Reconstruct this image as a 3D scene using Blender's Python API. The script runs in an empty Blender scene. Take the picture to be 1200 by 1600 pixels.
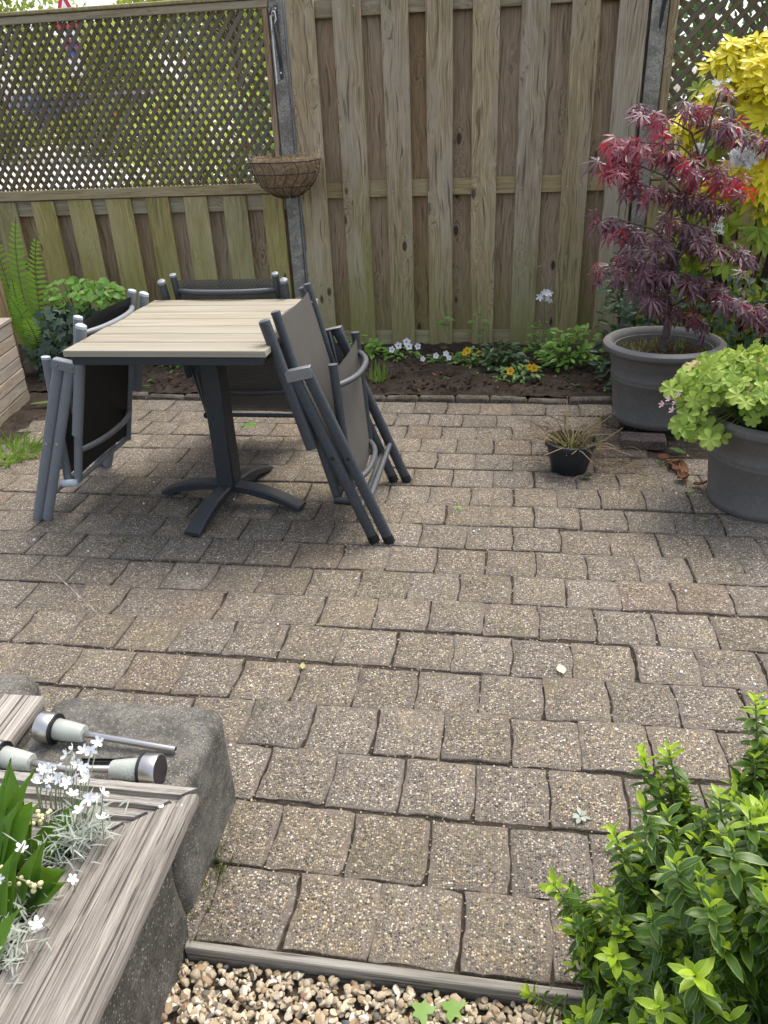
import bpy, math, random
import numpy as np
from mathutils import Matrix, Vector

random.seed(11)
rng = np.random.default_rng(11)
SC = bpy.context.scene
COL = SC.collection

# ------------------------------------------------------------------ camera, sky, sun, exposure
cam_d = bpy.data.cameras.new('camera')
cam = bpy.data.objects.new('camera', cam_d)
COL.objects.link(cam)
cam_d.sensor_fit = 'VERTICAL'
cam_d.sensor_height = 36.0
cam_d.sensor_width = 27.0
cam_d.lens = 27.086
cam_d.clip_start = 0.02
cam_d.clip_end = 900
_R = Vector((0.98811727, 0.14809233, -0.04114522))
_U = Vector((-0.03259521, 0.46350635, 0.88549388))
_F = Vector((-0.15020593, 0.87363066, -0.46282573))
CAMPOS = Vector((0, 0, 1.42))
cam.matrix_world = Matrix(((_R.x, _U.x, -_F.x, 0), (_R.y, _U.y, -_F.y, 0), (_R.z, _U.z, -_F.z, 1.42), (0, 0, 0, 1)))
SC.camera = cam

SUN_EL, SUN_AZ = math.radians(64), math.radians(34)      # azimuth from +y towards +x
world = bpy.data.worlds.new('World')
SC.world = world
world.use_nodes = True
wn = world.node_tree
bg = wn.nodes['Background']
sky = wn.nodes.new('ShaderNodeTexSky')
sky.sky_type = 'NISHITA'
sky.sun_disc = False
sky.sun_elevation = SUN_EL
sky.sun_rotation = SUN_AZ
sky.air_density = 0.8
sky.dust_density = 3.5
sky.ozone_density = 0.3
hsv = wn.nodes.new('ShaderNodeHueSaturation')
hsv.inputs['Saturation'].default_value = 0.60
wn.links.new(sky.outputs[0], hsv.inputs['Color'])
wn.links.new(hsv.outputs[0], bg.inputs[0])
bg.inputs[1].default_value = 0.15
sun_d = bpy.data.lights.new('sun', 'SUN')
sun_d.energy = 0.7
sun_d.angle = math.radians(28)
sun_d.color = (1.0, 0.94, 0.84)
sun = bpy.data.objects.new('sun', sun_d)
COL.objects.link(sun)
_s = Vector((math.sin(SUN_AZ) * math.cos(SUN_EL), math.cos(SUN_AZ) * math.cos(SUN_EL), math.sin(SUN_EL)))
sun.rotation_euler = (-_s).to_track_quat('-Z', 'Y').to_euler()
sun.location = _s * 30
SC.view_settings.view_transform = 'Standard'
SC.view_settings.look = 'None'
SC.view_settings.exposure = 1.48
SC.view_settings.gamma = 1.0
SC.view_settings.use_curve_mapping = False
SC.cycles.max_bounces = 7
SC.render.filter_size = 1.1
SC.cycles.diffuse_bounces = 3
SC.cycles.glossy_bounces = 2
SC.cycles.transmission_bounces = 4
SC.cycles.transparent_max_bounces = 6

# ------------------------------------------------------------------ mesh helpers
class MB:
    def __init__(s):
        s.v = []; s.f = []; s.uv = []
    def add(s, V, F, UV=None):
        o = len(s.v)
        s.v.extend([tuple(map(float, p)) for p in V])
        s.f.extend([tuple(int(i) + o for i in q) for q in F])
        s.uv.extend([tuple(map(float, p)) for p in UV] if UV is not None else [(0.5, 0.5)] * len(V))
        return s
    def box(s, x0, x1, y0, y1, z0, z1, ch=0.003, M=None):
        lo = np.array([x0, y0, z0], float); hi = np.array([x1, y1, z1], float)
        c = (lo + hi) / 2; h = (hi - lo) / 2; ch = min(ch, h.min() * 0.9)
        V = []; idx = {}
        for sx in (-1, 1):
            for sy in (-1, 1):
                for sz in (-1, 1):
                    sg = np.array([sx, sy, sz])
                    for a in range(3):
                        p = h - ch; p[a] = h[a]
                        idx[(sx, sy, sz, a)] = len(V); V.append(c + sg * p)
        F = []
        def key(vals, a): return idx[(vals[0], vals[1], vals[2], a)]
        for a in range(3):
            b, d = (a + 1) % 3, (a + 2) % 3
            for sa in (-1, 1):
                q = []
                for sb, sd in ((-1, -1), (1, -1), (1, 1), (-1, 1)):
                    t = [0, 0, 0]; t[a] = sa; t[b] = sb; t[d] = sd; q.append(key(t, a))
                F.append(q)
                for sb in (-1, 1):
                    t0 = [0, 0, 0]; t0[a] = sa; t0[b] = sb; t0[d] = -1
                    t1 = list(t0); t1[d] = 1
                    F.append([key(t0, a), key(t0, b), key(t1, b), key(t1, a)])
        for sx in (-1, 1):
            for sy in (-1, 1):
                for sz in (-1, 1):
                    F.append([idx[(sx, sy, sz, a)] for a in range(3)])
        FF = []
        for q in F:
            P = [V[i] for i in q]
            n = np.cross(P[1] - P[0], P[2] - P[0]); m = sum(P) / len(P) - c
            FF.append(q if n @ m >= 0 else q[::-1])
        if M is not None:
            V = [M @ Vector(p) for p in V]
        return s.add(V, FF)
    def tube(s, pts, r, seg=8, flat=1.0, up=None, caps=True):
        P = [Vector(p) for p in pts]; n = len(P)
        rs = r if isinstance(r, (list, tuple)) else [r] * n
        V = []; F = []; X = None
        for i in range(n):
            t = (P[min(i + 1, n - 1)] - P[max(i - 1, 0)]).normalized()
            if X is None:
                u = Vector(up) if up is not None else (Vector((0, 0, 1)) if abs(t.z) < 0.9 else Vector((1, 0, 0)))
                X = (u - t * u.dot(t)).normalized()
            else:
                X = (X - t * X.dot(t))
                X = X.normalized() if X.length > 1e-6 else t.orthogonal().normalized()
            Y = t.cross(X)
            for k in range(seg):
                a = 2 * math.pi * k / seg
                V.append(P[i] + X * (math.cos(a) * rs[i]) + Y * (math.sin(a) * rs[i] * flat))
        for i in range(n - 1):
            for k in range(seg):
                k2 = (k + 1) % seg
                F.append((i * seg + k, i * seg + k2, (i + 1) * seg + k2, (i + 1) * seg + k))
        if caps:
            F.append(tuple(range(seg))[::-1]); F.append(tuple((n - 1) * seg + k for k in range(seg)))
        return s.add(V, F)
    def lathe(s, prof, seg=40, c=(0, 0, 0), wob=0.0):
        V = []; F = []
        ph = random.random() * 6
        for r, z in prof:
            for k in range(seg):
                a = 2 * math.pi * k / seg
                q = r * (1 + wob * math.sin(3 * a + ph) * 0.5 + wob * math.sin(5 * a + 2 * ph) * 0.3)
                V.append((c[0] + q * math.cos(a), c[1] + q * math.sin(a), c[2] + z))
        n = len(prof)
        for i in range(n - 1):
            for k in range(seg):
                k2 = (k + 1) % seg
                F.append((i * seg + k, i * seg + k2, (i + 1) * seg + k2, (i + 1) * seg + k))
        F.append(tuple((n - 1) * seg + k for k in range(seg)))
        F.append(tuple(range(seg))[::-1])
        return s.add(V, F)
    def mesh(s, name, mat, smooth=True, angle=38):
        me = bpy.data.meshes.new(name)
        me.from_pydata(s.v, [], s.f)
        if mat is not None:
            for m in (mat if isinstance(mat, list) else [mat]): me.materials.append(m)
        uvl = me.uv_layers.new(name='UVMap')
        li = np.zeros(len(me.loops), np.int32); me.loops.foreach_get('vertex_index', li)
        uvl.data.foreach_set('uv', np.array(s.uv, np.float32)[li].ravel())
        if smooth:
            me.polygons.foreach_set('use_smooth', [True] * len(me.polygons))
            if angle: me.set_sharp_from_angle(angle=math.radians(angle))
        me.update()
        return me
    def build(s, name, mat, parent=None, loc=(0, 0, 0), rot=(0, 0, 0), smooth=True, angle=38):
        return obj(name, s.mesh(name, mat, smooth, angle), parent, loc, rot)

def obj(name, me, parent=None, loc=(0, 0, 0), rot=(0, 0, 0), M=None):
    o = bpy.data.objects.new(name, me)
    COL.objects.link(o)
    if parent is not None: o.parent = parent
    if M is not None: o.matrix_local = M
    else:
        o.location = loc; o.rotation_euler = rot
    return o

def tag(o, label=None, cat=None, group=None, kind=None):
    if label: o['label'] = label
    if cat: o['category'] = cat
    if group: o['group'] = group
    if kind: o['kind'] = kind
    return o

def thing(name, label, cat, loc=(0, 0, 0), rz=0.0, group=None):
    o = bpy.data.objects.new(name, None)
    o.empty_display_size = 0.1
    COL.objects.link(o)
    o.location = loc; o.rotation_euler = (0, 0, rz)
    return tag(o, label, cat, group)

def frame(pos, d, up=(0, 0, 1), s=1.0, roll=0.0):
    y = Vector(d).normalized(); z = Vector(up)
    z = z - y * z.dot(y)
    if z.length < 1e-4: z = y.orthogonal()
    z.normalize(); x = y.cross(z)
    if roll:
        q = Matrix.Rotation(roll, 3, y); x = q @ x; z = q @ z
    if not isinstance(s, (tuple, list)): s = (s, s, s)
    return Matrix(((x.x * s[0], y.x * s[1], z.x * s[2], pos[0]), (x.y * s[0], y.y * s[1], z.y * s[2], pos[1]),
                   (x.z * s[0], y.z * s[1], z.z * s[2], pos[2]), (0, 0, 0, 1)))

def scatter(parent, name, shapes, items, mat, limit=300, mass_name=None, cam_local=None):
    """items: (shape index, 4x4 matrix in the parent's frame). The `limit` pieces nearest the viewer are objects of
    their own, the rest one joined part."""
    meshes = []
    for V, F, UV in shapes:
        mb = MB(); mb.add(V, F, UV); meshes.append(mb.mesh(name, mat, True, None))
    pl = parent.location if parent is not None else Vector((0, 0, 0))
    items = sorted(items, key=lambda it: (it[1].to_translation() + pl - CAMPOS).length)
    for k, M in items[:limit]:
        obj(name, meshes[k], parent, M=M)
    rest = items[limit:]
    if rest:
        mb = MB()
        for k, M in rest:
            V, F, UV = shapes[k]
            A = np.array(M)
            mb.add(np.asarray(V) @ A[:3, :3].T + A[:3, 3], F, UV)
        o = mb.build(mass_name or name + '_mass', mat, parent, angle=None)
        o['kind'] = 'stuff'

# ------------------------------------------------------------------ leaf shapes (base at origin, pointing +y, face +z)
def blade(L=1.0, W=0.25, n=4, curl=0.2, fold=0.15, peak=0.5, tipw=0.0, basew=0.1, twist=0.0):
    V = []; F = []; UV = []
    for i in range(n + 1):
        t = i / n
        if t < peak: w = basew + (1 - basew) * math.sin(t / peak * math.pi / 2)
        else: w = tipw + (1 - tipw) * math.cos((t - peak) / (1 - peak) * math.pi / 2)
        w *= W / 2
        z = -curl * L * t * t
        for u in (-1, 0, 1):
            V.append((u * w, t * L, z + (abs(u) * fold * W) + u * twist * t * W)); UV.append(((u + 1) / 2, t))
    for i in range(n):
        for j in range(2):
            a = i * 3 + j
            F.append((a, a + 1, a + 4, a + 3))
    return np.array(V), F, UV

def maple_leaf(droop=0.5, seed=0):
    r = random.Random(seed)
    V = [(0, 0, 0)]; F = []; UV = [(0.5, 0)]
    for ang, ln in ((-128, .42), (-84, .72), (-42, .93), (0, 1.0), (42, .93), (84, .72), (128, .42)):
        a = math.radians(ang + r.uniform(-7, 7)); L = ln * r.uniform(.88, 1.08); w = .082 * (0.7 + .4 * ln)
        dx, dy = math.sin(a), math.cos(a)
        def P(t, side, h=0):
            rr = t * L
            return (dx * rr + dy * side, dy * rr - dx * side, -droop * rr * rr * .75 + h)
        o = len(V)
        V += [P(.22, -w * .35), P(.22, w * .35), P(.52, -w), P(.50, 0, -.035), P(.52, w), P(.78, -w * .55), P(.78, w * .55), P(1.0, 0)]
        UV += [(.3, .2), (.7, .2), (0, .5), (.5, .5), (1, .5), (.2, .8), (.8, .8), (.5, 1)]
        F += [(0, o, o + 1), (o, o + 2, o + 3), (o, o + 3, o + 1), (o + 1, o + 3, o + 4), (o + 2, o + 5, o + 3), (o + 3, o + 6, o + 4),
              (o + 3, o + 5, o + 6), (o + 5, o + 7, o + 6)]
    return np.array(V), [q[::-1] for q in F], UV

def lobed_leaf(lobes=5, depth=.32, teeth=3, cup=.12, sinus=155, seed=0):
    r = random.Random(seed)
    V = [(0, 0, 0)]; UV = [(.5, 0)]; n = lobes * (teeth * 2) ; F = []
    for i in range(n + 1):
        t = i / n; a = math.radians(-sinus + 2 * sinus * t)
        ph = (t * lobes) % 1.0
        lob = abs(math.sin(math.pi * (t * lobes)))
        rad = 1 - depth + depth * lob ** .6
        rad *= 1.0 - (0.08 if i % 2 else 0) + r.uniform(-.03, .03)
        for q, rr in ((0, .55), (1, 1.0)):
            R_ = rad * rr
            V.append((math.sin(a) * R_, math.cos(a) * R_, cup * (rr ** 2) * (1 - lob * .7) - .18 * rr * rr * (.4 + .6 * lob) + r.uniform(-.02, .02)))
            UV.append((ph, rr))
    for i in range(n):
        a, b = 1 + i * 2, 1 + i * 2 + 2
        F += [(0, b, a), (a, b, b + 1, a + 1)]
    return np.array(V), F, UV

def ivy_leaf(seed=0):
    r = random.Random(seed)
    pts = [(-150, .45), (-115, .75), (-85, .5), (-55, .85), (-28, .55), (0, 1.1), (28, .55), (55, .85), (85, .5), (115, .75), (150, .45)]
    V = [(0, 0, 0)]; UV = [(.5, 0)]
    for a, q in pts:
        a = math.radians(a + r.uniform(-5, 5)); q *= r.uniform(.9, 1.1)
        V.append((math.sin(a) * q, math.cos(a) * q + .2, -.15 * q * q)); UV.append((.5 + .5 * math.sin(a), q))
    F = [(0, i + 1, i) for i in range(1, len(pts))]
    return np.array(V), F, UV

def petal_flower(n=5, w=.5, notch=False, cup=.2):
    V = []; F = []; UV = []
    for k in range(n):
        A = Matrix.Rotation(2 * math.pi * k / n, 3, 'Z')
        b, f, u = blade(1, w, 3, -cup, .05, .7, .55 if notch else .2, .25)
        o = len(V)
        V += [tuple(A @ Vector(p)) for p in b]; F += [tuple(i + o for i in q) for q in f]; UV += u
    return np.array(V), F, UV

def rosette(n, r0, tilt0, tilt1, L, W, curl, seed, peak=.55):
    """a rosette of blades round +z, joined"""
    r = random.Random(seed); V = []; F = []; UV = []
    for k in range(n):
        b, f, u = blade(L * r.uniform(.8, 1.1), W * r.uniform(.85, 1.1), 4, curl * r.uniform(.5, 1.4), .12, peak)
        a = 2 * math.pi * k / n + r.uniform(-.25, .25); t = r.uniform(tilt0, tilt1)
        M = frame((math.sin(a) * r0, math.cos(a) * r0, 0), (math.sin(a) * math.cos(t), math.cos(a) * math.cos(t), math.sin(t)))
        o = len(V)
        V += [tuple(M @ Vector(p)) for p in b]; F += [tuple(i + o for i in q) for q in f]; UV += u
    return np.array(V), F, UV
# ------------------------------------------------------------------ materials
class G:
    def __init__(s, name):
        s.m = bpy.data.materials.new(name); s.m.use_nodes = True
        s.t = s.m.node_tree; s.b = s.t.nodes['Principled BSDF']; s.o = s.t.nodes['Material Output']
    def n(s, typ, ins=None, **props):
        k = s.t.nodes.new('ShaderNode' + typ)
        for a, v in props.items(): setattr(k, a, v)
        for a, v in (ins or {}).items(): s.set(k.inputs[a], v)
        return k
    def set(s, sock, v):
        if isinstance(v, bpy.types.NodeSocket): s.t.links.new(v, sock)
        elif isinstance(v, bpy.types.Node): s.t.links.new(v.outputs[0], sock)
        elif isinstance(v, (tuple, list)) and sock.type == 'RGBA' and len(v) == 3: sock.default_value = (*v, 1)
        else: sock.default_value = v
    def math(s, op, a, b=None, c=None, clamp=False):
        k = s.n('Math', operation=op, use_clamp=clamp)
        for i, v in enumerate((a, b, c)):
            if v is not None: s.set(k.inputs[i], v)
        return k.outputs[0]
    def mix(s, f, a, b, typ='MIX'):
        k = s.n('Mix', data_type='RGBA', blend_type=typ)
        s.set(k.inputs[0], f); s.set(k.inputs[6], a); s.set(k.inputs[7], b)
        return k.outputs[2]
    def ramp(s, f, stops, interp='LINEAR'):
        k = s.n('ValToRGB'); k.color_ramp.interpolation = interp
        e = k.color_ramp.elements
        while len(e) < len(stops): e.new(0.5)
        for i, (p, c) in enumerate(stops):
            e[i].position = p; e[i].color = (*c, 1) if len(c) == 3 else c
        s.set(k.inputs[0], f)
        return k.outputs[0]
    def step(s, v, lo, hi):
        k = s.n('MapRange', interpolation_type='SMOOTHSTEP')
        s.set(k.inputs[0], v); k.inputs[1].default_value = lo; k.inputs[2].default_value = hi
        return k.outputs[0]
    def coords(s, jitter=20.0):
        tc = s.n('TexCoord'); oi = s.n('ObjectInfo')
        c = s.n('CombineXYZ', {0: s.math('MULTIPLY', oi.outputs['Random'], jitter), 1: s.math('MULTIPLY', oi.outputs['Random'], jitter * 1.7), 2: s.math('MULTIPLY', oi.outputs['Random'], jitter * 2.9)})
        return s.n('VectorMath', {0: tc.outputs['Object'], 1: c.outputs[0]}, operation='ADD').outputs[0], tc.outputs['Object'], oi.outputs['Random']
    def noise(s, vec, scale, detail=3, rough=.55, dist=0):
        return s.n('TexNoise', {'Vector': vec, 'Scale': scale, 'Detail': detail, 'Roughness': rough, 'Distortion': dist}).outputs[0]
    def scaled(s, vec, sc):
        return s.n('VectorMath', {0: vec, 1: sc}, operation='MULTIPLY').outputs[0]
    def bump(s, h, strength=.4, dist=.004, prev=None):
        k = s.n('Bump', {'Height': h, 'Strength': strength, 'Distance': dist})
        if prev is not None: s.set(k.inputs['Normal'], prev)
        return k.outputs[0]
    def done(s, color=None, rough=None, normal=None, spec=None, metal=None):
        for nme, v in (('Base Color', color), ('Roughness', rough), ('Normal', normal), ('Specular IOR Level', spec), ('Metallic', metal)):
            if v is not None: s.set(s.b.inputs[nme], v)
        return s.m

def wood(name, light, dark, grey, algae=(.12, .14, .035), alg_h=.75, alg_amt=.8, along=2, knots=True, greyamt=.6, groove=.5, alg_base=.0, wamp=1.0, crack=0.0, run=.045, tv=1.0, gs=1.0):
    g = G(name); vec, ob, rnd = g.coords(9.0)
    sc = [1.0, 1.0, 1.0]; sc[along] = run
    warp = g.noise(vec, 2.2, 2)
    wv = g.n('VectorMath', {0: vec, 1: g.n('CombineXYZ', {0: g.math('MULTIPLY', warp, .10 * wamp), 1: g.math('MULTIPLY', warp, .05 * wamp), 2: 0.0})}, operation='ADD').outputs[0]
    kn = None
    if knots:
        ks = [8.0, 0.0, 8.0]; ks[along] = 3.6
        if along == 1: ks = [8.0, 3.6, 0.0]
        if along == 0: ks = [3.6, 0.0, 8.0]
        kv = g.n('TexVoronoi', {'Vector': g.scaled(vec, ks), 'Scale': 1.0, 'Randomness': 1.0})
        sep = g.n('SeparateColor', {0: kv.outputs['Color']})
        on = g.step(sep.outputs[0], .40, .44)
        kd = kv.outputs['Distance']
        kn = g.math('MULTIPLY', g.math('SUBTRACT', 1.0, g.step(kd, .085, .15)), on)
        swirl = g.math('MULTIPLY', g.math('MULTIPLY', g.math('SUBTRACT', 1.0, g.step(kd, .0, .45)), on), .06)
        wv = g.n('VectorMath', {0: wv, 1: g.n('CombineXYZ', {0: swirl, 1: swirl, 2: swirl})}, operation='ADD').outputs[0]
    sv = g.scaled(wv, sc)
    fine = g.noise(sv, 130 * gs, 4, .6)
    mid = g.noise(sv, 34 * gs, 3, .6)
    broad = g.noise(g.scaled(vec, [3.0 if i != along else .6 for i in range(3)]), 2.4, 3)
    c = g.mix(g.ramp(fine, [(.30, (0, 0, 0)), (.68, (1, 1, 1))]), dark, light)
    c = g.mix(g.math('MULTIPLY', g.ramp(mid, [(.40, (0, 0, 0)), (.72, (1, 1, 1))]), .55), c, dark)
    c = g.mix(g.math('MULTIPLY', g.step(broad, .42, .68), greyamt), c, grey)
    if crack: c = g.mix(g.math('MULTIPLY', g.math('SUBTRACT', 1.0, g.step(g.noise(sv, 60 * gs, 2, .5), .34, .41)), crack), c, tuple(x * .35 for x in dark))
    tint = g.n('HueSaturation', {'Hue': .5, 'Saturation': g.math('ADD', 1 - .22 * tv, g.math('MULTIPLY', rnd, .40 * tv)), 'Value': g.math('ADD', 1 - .18 * tv, g.math('MULTIPLY', g.math('FRACT', g.math('MULTIPLY', rnd, 7.13)), .34 * tv)), 'Color': c})
    c = tint.outputs[0]
    # algae: denser near damp ground, broken up in streaks
    geo = g.n('NewGeometry'); pz = g.n('SeparateXYZ', {0: geo.outputs['Position']}).outputs[2]
    low = g.math('SUBTRACT', 1.0, g.step(pz, .02, alg_h))
    strk = g.noise(g.scaled(vec, [9 if i != along else 1.1 for i in range(3)]), 1.6, 3)
    am = g.math('MULTIPLY', g.math('ADD', g.math('MULTIPLY', low, .85), g.math('MULTIPLY', g.step(strk, .52, .7), g.math('ADD', .35 * alg_amt, g.math('MULTIPLY', low, .4)))), alg_amt, clamp=True)
    am = g.math('ADD', g.math('MULTIPLY', am, g.math('ADD', .55, g.math('MULTIPLY', g.math('FRACT', g.math('MULTIPLY', rnd, 3.77)), .65))), alg_base, clamp=True)
    am = g.math('MULTIPLY', am, g.math('ADD', .45, g.math('MULTIPLY', mid, .8)), clamp=True)
    c = g.mix(am, c, algae)
    if kn is not None: c = g.mix(g.math('MULTIPLY', kn, .85), c, (.028, .02, .014))
    h = g.math('ADD', g.math('MULTIPLY', fine, .6), g.math('MULTIPLY', mid, .9))
    return g.done(c, .82, g.bump(h, groove, .004), .25)

def concrete(name, base, dark, light, scale=1.0, lichen=None):
    g = G(name); vec, ob, rnd = g.coords(9)
    a = g.noise(vec, 9 * scale, 6, .65); b = g.noise(vec, 120 * scale, 5, .8); d = g.noise(vec, 34 * scale, 4, .7)
    c = g.mix(g.step(a, .33, .66), dark, base)
    c = g.mix(g.math('MULTIPLY', g.step(d, .52, .68), .6), c, light)
    c = g.mix(g.math('MULTIPLY', g.step(b, .47, .60), .85), c, tuple(x * .7 for x in dark))
    vo = g.n('TexVoronoi', {'Vector': vec, 'Scale': 150 * scale})
    sp = g.math('MULTIPLY', g.math('LESS_THAN', vo.outputs['Distance'], .36), g.math('GREATER_THAN', g.n('SeparateColor', {0: vo.outputs['Color']}).outputs[0], .90))
    c = g.mix(g.math('MULTIPLY', sp, .6), c, (.50, .46, .39))
    if lichen:
        l = g.math('MULTIPLY', g.step(g.noise(vec, 26 * scale, 5, .7), .60, .66), g.step(a, .45, .6))
        c = g.mix(g.math('MULTIPLY', l, .6), c, lichen)
    h = g.math('ADD', g.math('MULTIPLY', a, .5), g.math('ADD', g.math('MULTIPLY', b, .6), g.math('MULTIPLY', d, .5)))
    return g.done(c, .9, g.bump(h, .75, .004), .2)

def paver_mat(name):
    g = G(name); vec, ob, rnd = g.coords(37)
    r2 = g.math('FRACT', g.math('MULTIPLY', rnd, 17.31)); r3 = g.math('FRACT', g.math('MULTIPLY', rnd, 91.7))
    vo = g.n('TexVoronoi', {'Vector': vec, 'Scale': 195})
    cr = g.n('SeparateColor', {0: vo.outputs['Color']})
    vf = g.n('TexVoronoi', {'Vector': vec, 'Scale': 430})
    cf = g.n('SeparateColor', {0: vf.outputs['Color']})
    pal = [(0, (.040, .036, .030)), (.20, (.095, .08, .062)), (.38, (.20, .162, .105)), (.53, (.36, .275, .135)), (.66, (.255, .225, .175)), (.80, (.43, .37, .27)), (.945, (.52, .465, .37)), (.990, (.70, .66, .58))]
    peb = g.ramp(cr.outputs[0], pal, 'CONSTANT')
    pebf = g.ramp(cf.outputs[0], pal, 'CONSTANT')
    mort = g.mix(g.noise(vec, 40, 4), (.082, .066, .053), (.165, .138, .115))
    big = g.math('MULTIPLY', g.math('LESS_THAN', vo.outputs['Distance'], .50), g.math('GREATER_THAN', cr.outputs[1], .30))
    sm = g.math('LESS_THAN', vf.outputs['Distance'], .45)
    c = g.mix(g.math('MULTIPLY', sm, .65), mort, pebf)
    c = g.mix(big, c, peb)
    # smooth worn rim of each block, broken by noise
    sx = g.n('SeparateXYZ', {0: ob})
    m = g.math('MAXIMUM', g.math('ABSOLUTE', sx.outputs[0]), g.math('ABSOLUTE', sx.outputs[1]))
    nb = g.noise(vec, 30, 4, .65)
    rim = g.step(g.math('ADD', m, g.math('MULTIPLY', g.math('SUBTRACT', nb, .5), .035)), .070, .079)
    c = g.mix(g.math('MULTIPLY', rim, .62), c, mort)
    # moss and dirt films
    mo = g.step(g.noise(vec, 7, 5, .7), .42, .72)
    c = g.mix(g.math('MULTIPLY', mo, .36), c, g.mix(r2, (.085, .082, .04), (.15, .125, .07)))
    li = g.math('MULTIPLY', g.step(g.noise(vec, 19, 5, .75), .655, .70), .6)
    c = g.mix(li, c, (.42, .40, .34))
    oc = g.math('MULTIPLY', g.step(g.noise(vec, 12, 5, .72), .54, .70), g.math('MULTIPLY', r2, .38))
    c = g.mix(oc, c, (.27, .20, .085))
    red = g.math('MULTIPLY', g.math('GREATER_THAN', r3, .95), .16)
    c = g.mix(g.math('MULTIPLY', red, .5), c, (.20, .10, .08))
    wp = g.n('NewGeometry').outputs['Position']
    st1 = g.step(g.noise(wp, 1.7, 5, .65), .50, .74); st2 = g.step(g.noise(wp, 7.5, 4, .7), .56, .74)
    c = g.mix(g.math('MULTIPLY', st1, .34), c, (.075, .062, .046))
    c = g.mix(g.math('MULTIPLY', st2, .30), c, (.055, .047, .032))
    c = g.mix(g.math('MULTIPLY', g.step(g.noise(wp, 4.1, 5, .7), .58, .74), .22), c, (.36, .335, .30))
    hv = g.n('HueSaturation', {'Hue': .5, 'Saturation': g.math('ADD', .80, g.math('MULTIPLY', r3, .20)), 'Value': g.math('ADD', .98, g.math('MULTIPLY', r2, .16)), 'Color': c})
    h = g.math('ADD', g.math('MULTIPLY', g.math('SUBTRACT', 1.0, vo.outputs['Distance']), g.math('SUBTRACT', 1.0, g.math('MULTIPLY', rim, .8))), g.math('ADD', g.math('MULTIPLY', nb, 1.0), g.math('MULTIPLY', vf.outputs['Distance'], -.3)))
    return g.done(hv.outputs[0], .88, g.bump(h, .85, .0035), .25)

def soil_mat(name, a, b, c3, scale=1.0):
    g = G(name); tc = g.n('TexCoord'); v = tc.outputs['Object']
    n1 = g.noise(v, 11 * scale, 6, .7); n2 = g.noise(v, 70 * scale, 5, .75)
    c = g.mix(g.step(n1, .3, .7), a, b)
    c = g.mix(g.math('MULTIPLY', g.step(n2, .55, .72), .7), c, c3)
    return g.done(c, .95, g.bump(g.math('ADD', n1, n2), 1.0, .02), .1)

def paint(name, col, rough=.45, var=.25, spec=.4, metal=0.0, dust=None, dust_amt=.3, nscale=14):
    g = G(name); vec, ob, rnd = g.coords(5)
    n1 = g.noise(vec, nscale, 4, .65); n2 = g.noise(vec, nscale * 9, 3, .6)
    c = g.mix(g.math('MULTIPLY', g.step(n1, .35, .7), var), col, tuple(x * .55 for x in col))
    if dust:
        geo = g.n('NewGeometry'); nz = g.n('SeparateXYZ', {0: geo.outputs['Normal']}).outputs[2]
        d = g.math('MULTIPLY', g.math('ADD', g.math('MULTIPLY', g.step(nz, .0, .9), .7), g.math('MULTIPLY', g.step(n2, .5, .75), .5)), dust_amt, clamp=True)
        c = g.mix(d, c, dust)
    r = g.math('ADD', rough, g.math('MULTIPLY', g.math('SUBTRACT', n1, .5), .25))
    return g.done(c, r, g.bump(n2, .08, .001), spec, metal)

def fabric(name, col, hole=.15, scale=420):
    g = G(name); tc = g.n('TexCoord'); s = g.n('SeparateXYZ', {0: tc.outputs['Object']})
    u = g.math('SINE', g.math('MULTIPLY', s.outputs[1], scale)); w = g.math('SINE', g.math('MULTIPLY', s.outputs[2], scale * 1.0))
    pat = g.math('MULTIPLY', u, w)
    n = g.noise(tc.outputs['Object'], 5, 4, .6)
    c = g.mix(g.step(pat, -.4, .5), tuple(x * .55 for x in col), tuple(x * 1.25 for x in col))
    c = g.mix(g.math('MULTIPLY', g.step(n, .4, .7), .25), c, tuple(x * .6 for x in col))
    g.done(c, .6, g.bump(pat, .3, .001), .35)
    if hole > 0:
        tr = g.n('BsdfTransparent')
        mx = g.n('MixShader', {0: g.math('MULTIPLY', g.math('LESS_THAN', pat, -.35), min(1, hole * 3.2)), 1: g.b.outputs[0], 2: tr.outputs[0]})
        g.t.links.new(mx.outputs[0], g.o.inputs[0])
    return g.m

def leaf(name, ca, cb, trans=.35, rough=.42, spec=.45, rib=None, margin=None, tip=None, back=None, tcol=None):
    g = G(name); geo = g.n('NewGeometry'); oi = g.n('ObjectInfo'); uv = g.n('UVMap', uv_map='UVMap')
    r = g.math('FRACT', g.math('ADD', geo.outputs['Random Per Island'], g.math('MULTIPLY', oi.outputs['Random'], 5.37)))
    c = g.mix(r, ca, cb)
    s = g.n('SeparateXYZ', {0: uv.outputs[0]})
    au = g.math('ABSOLUTE', g.math('SUBTRACT', s.outputs[0], .5))
    if tip: c = g.mix(g.math('MULTIPLY', g.step(s.outputs[1], .35, 1.0), g.math('GREATER_THAN', r, .45)), c, tip)
    if margin: c = g.mix(g.step(au, .34, .45), c, margin)
    if rib: c = g.mix(g.math('MULTIPLY', g.math('LESS_THAN', au, .06), .6), c, rib)
    if back: c = g.mix(geo.outputs['Backfacing'], c, back)
    n = g.noise(g.n('TexCoord').outputs['Object'], 60, 2)
    g.done(c, rough, g.bump(n, .1, .002), spec)
    tl = g.n('BsdfTranslucent', {'Color': g.mix(.65, c, tcol) if tcol else g.mix(.5, c, tuple(min(1, x * 2.2) for x in cb))})
    mx = g.n('MixShader', {0: trans, 1: g.b.outputs[0], 2: tl.outputs[0]})
    g.t.links.new(mx.outputs[0], g.o.inputs[0])
    return g.m

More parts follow.
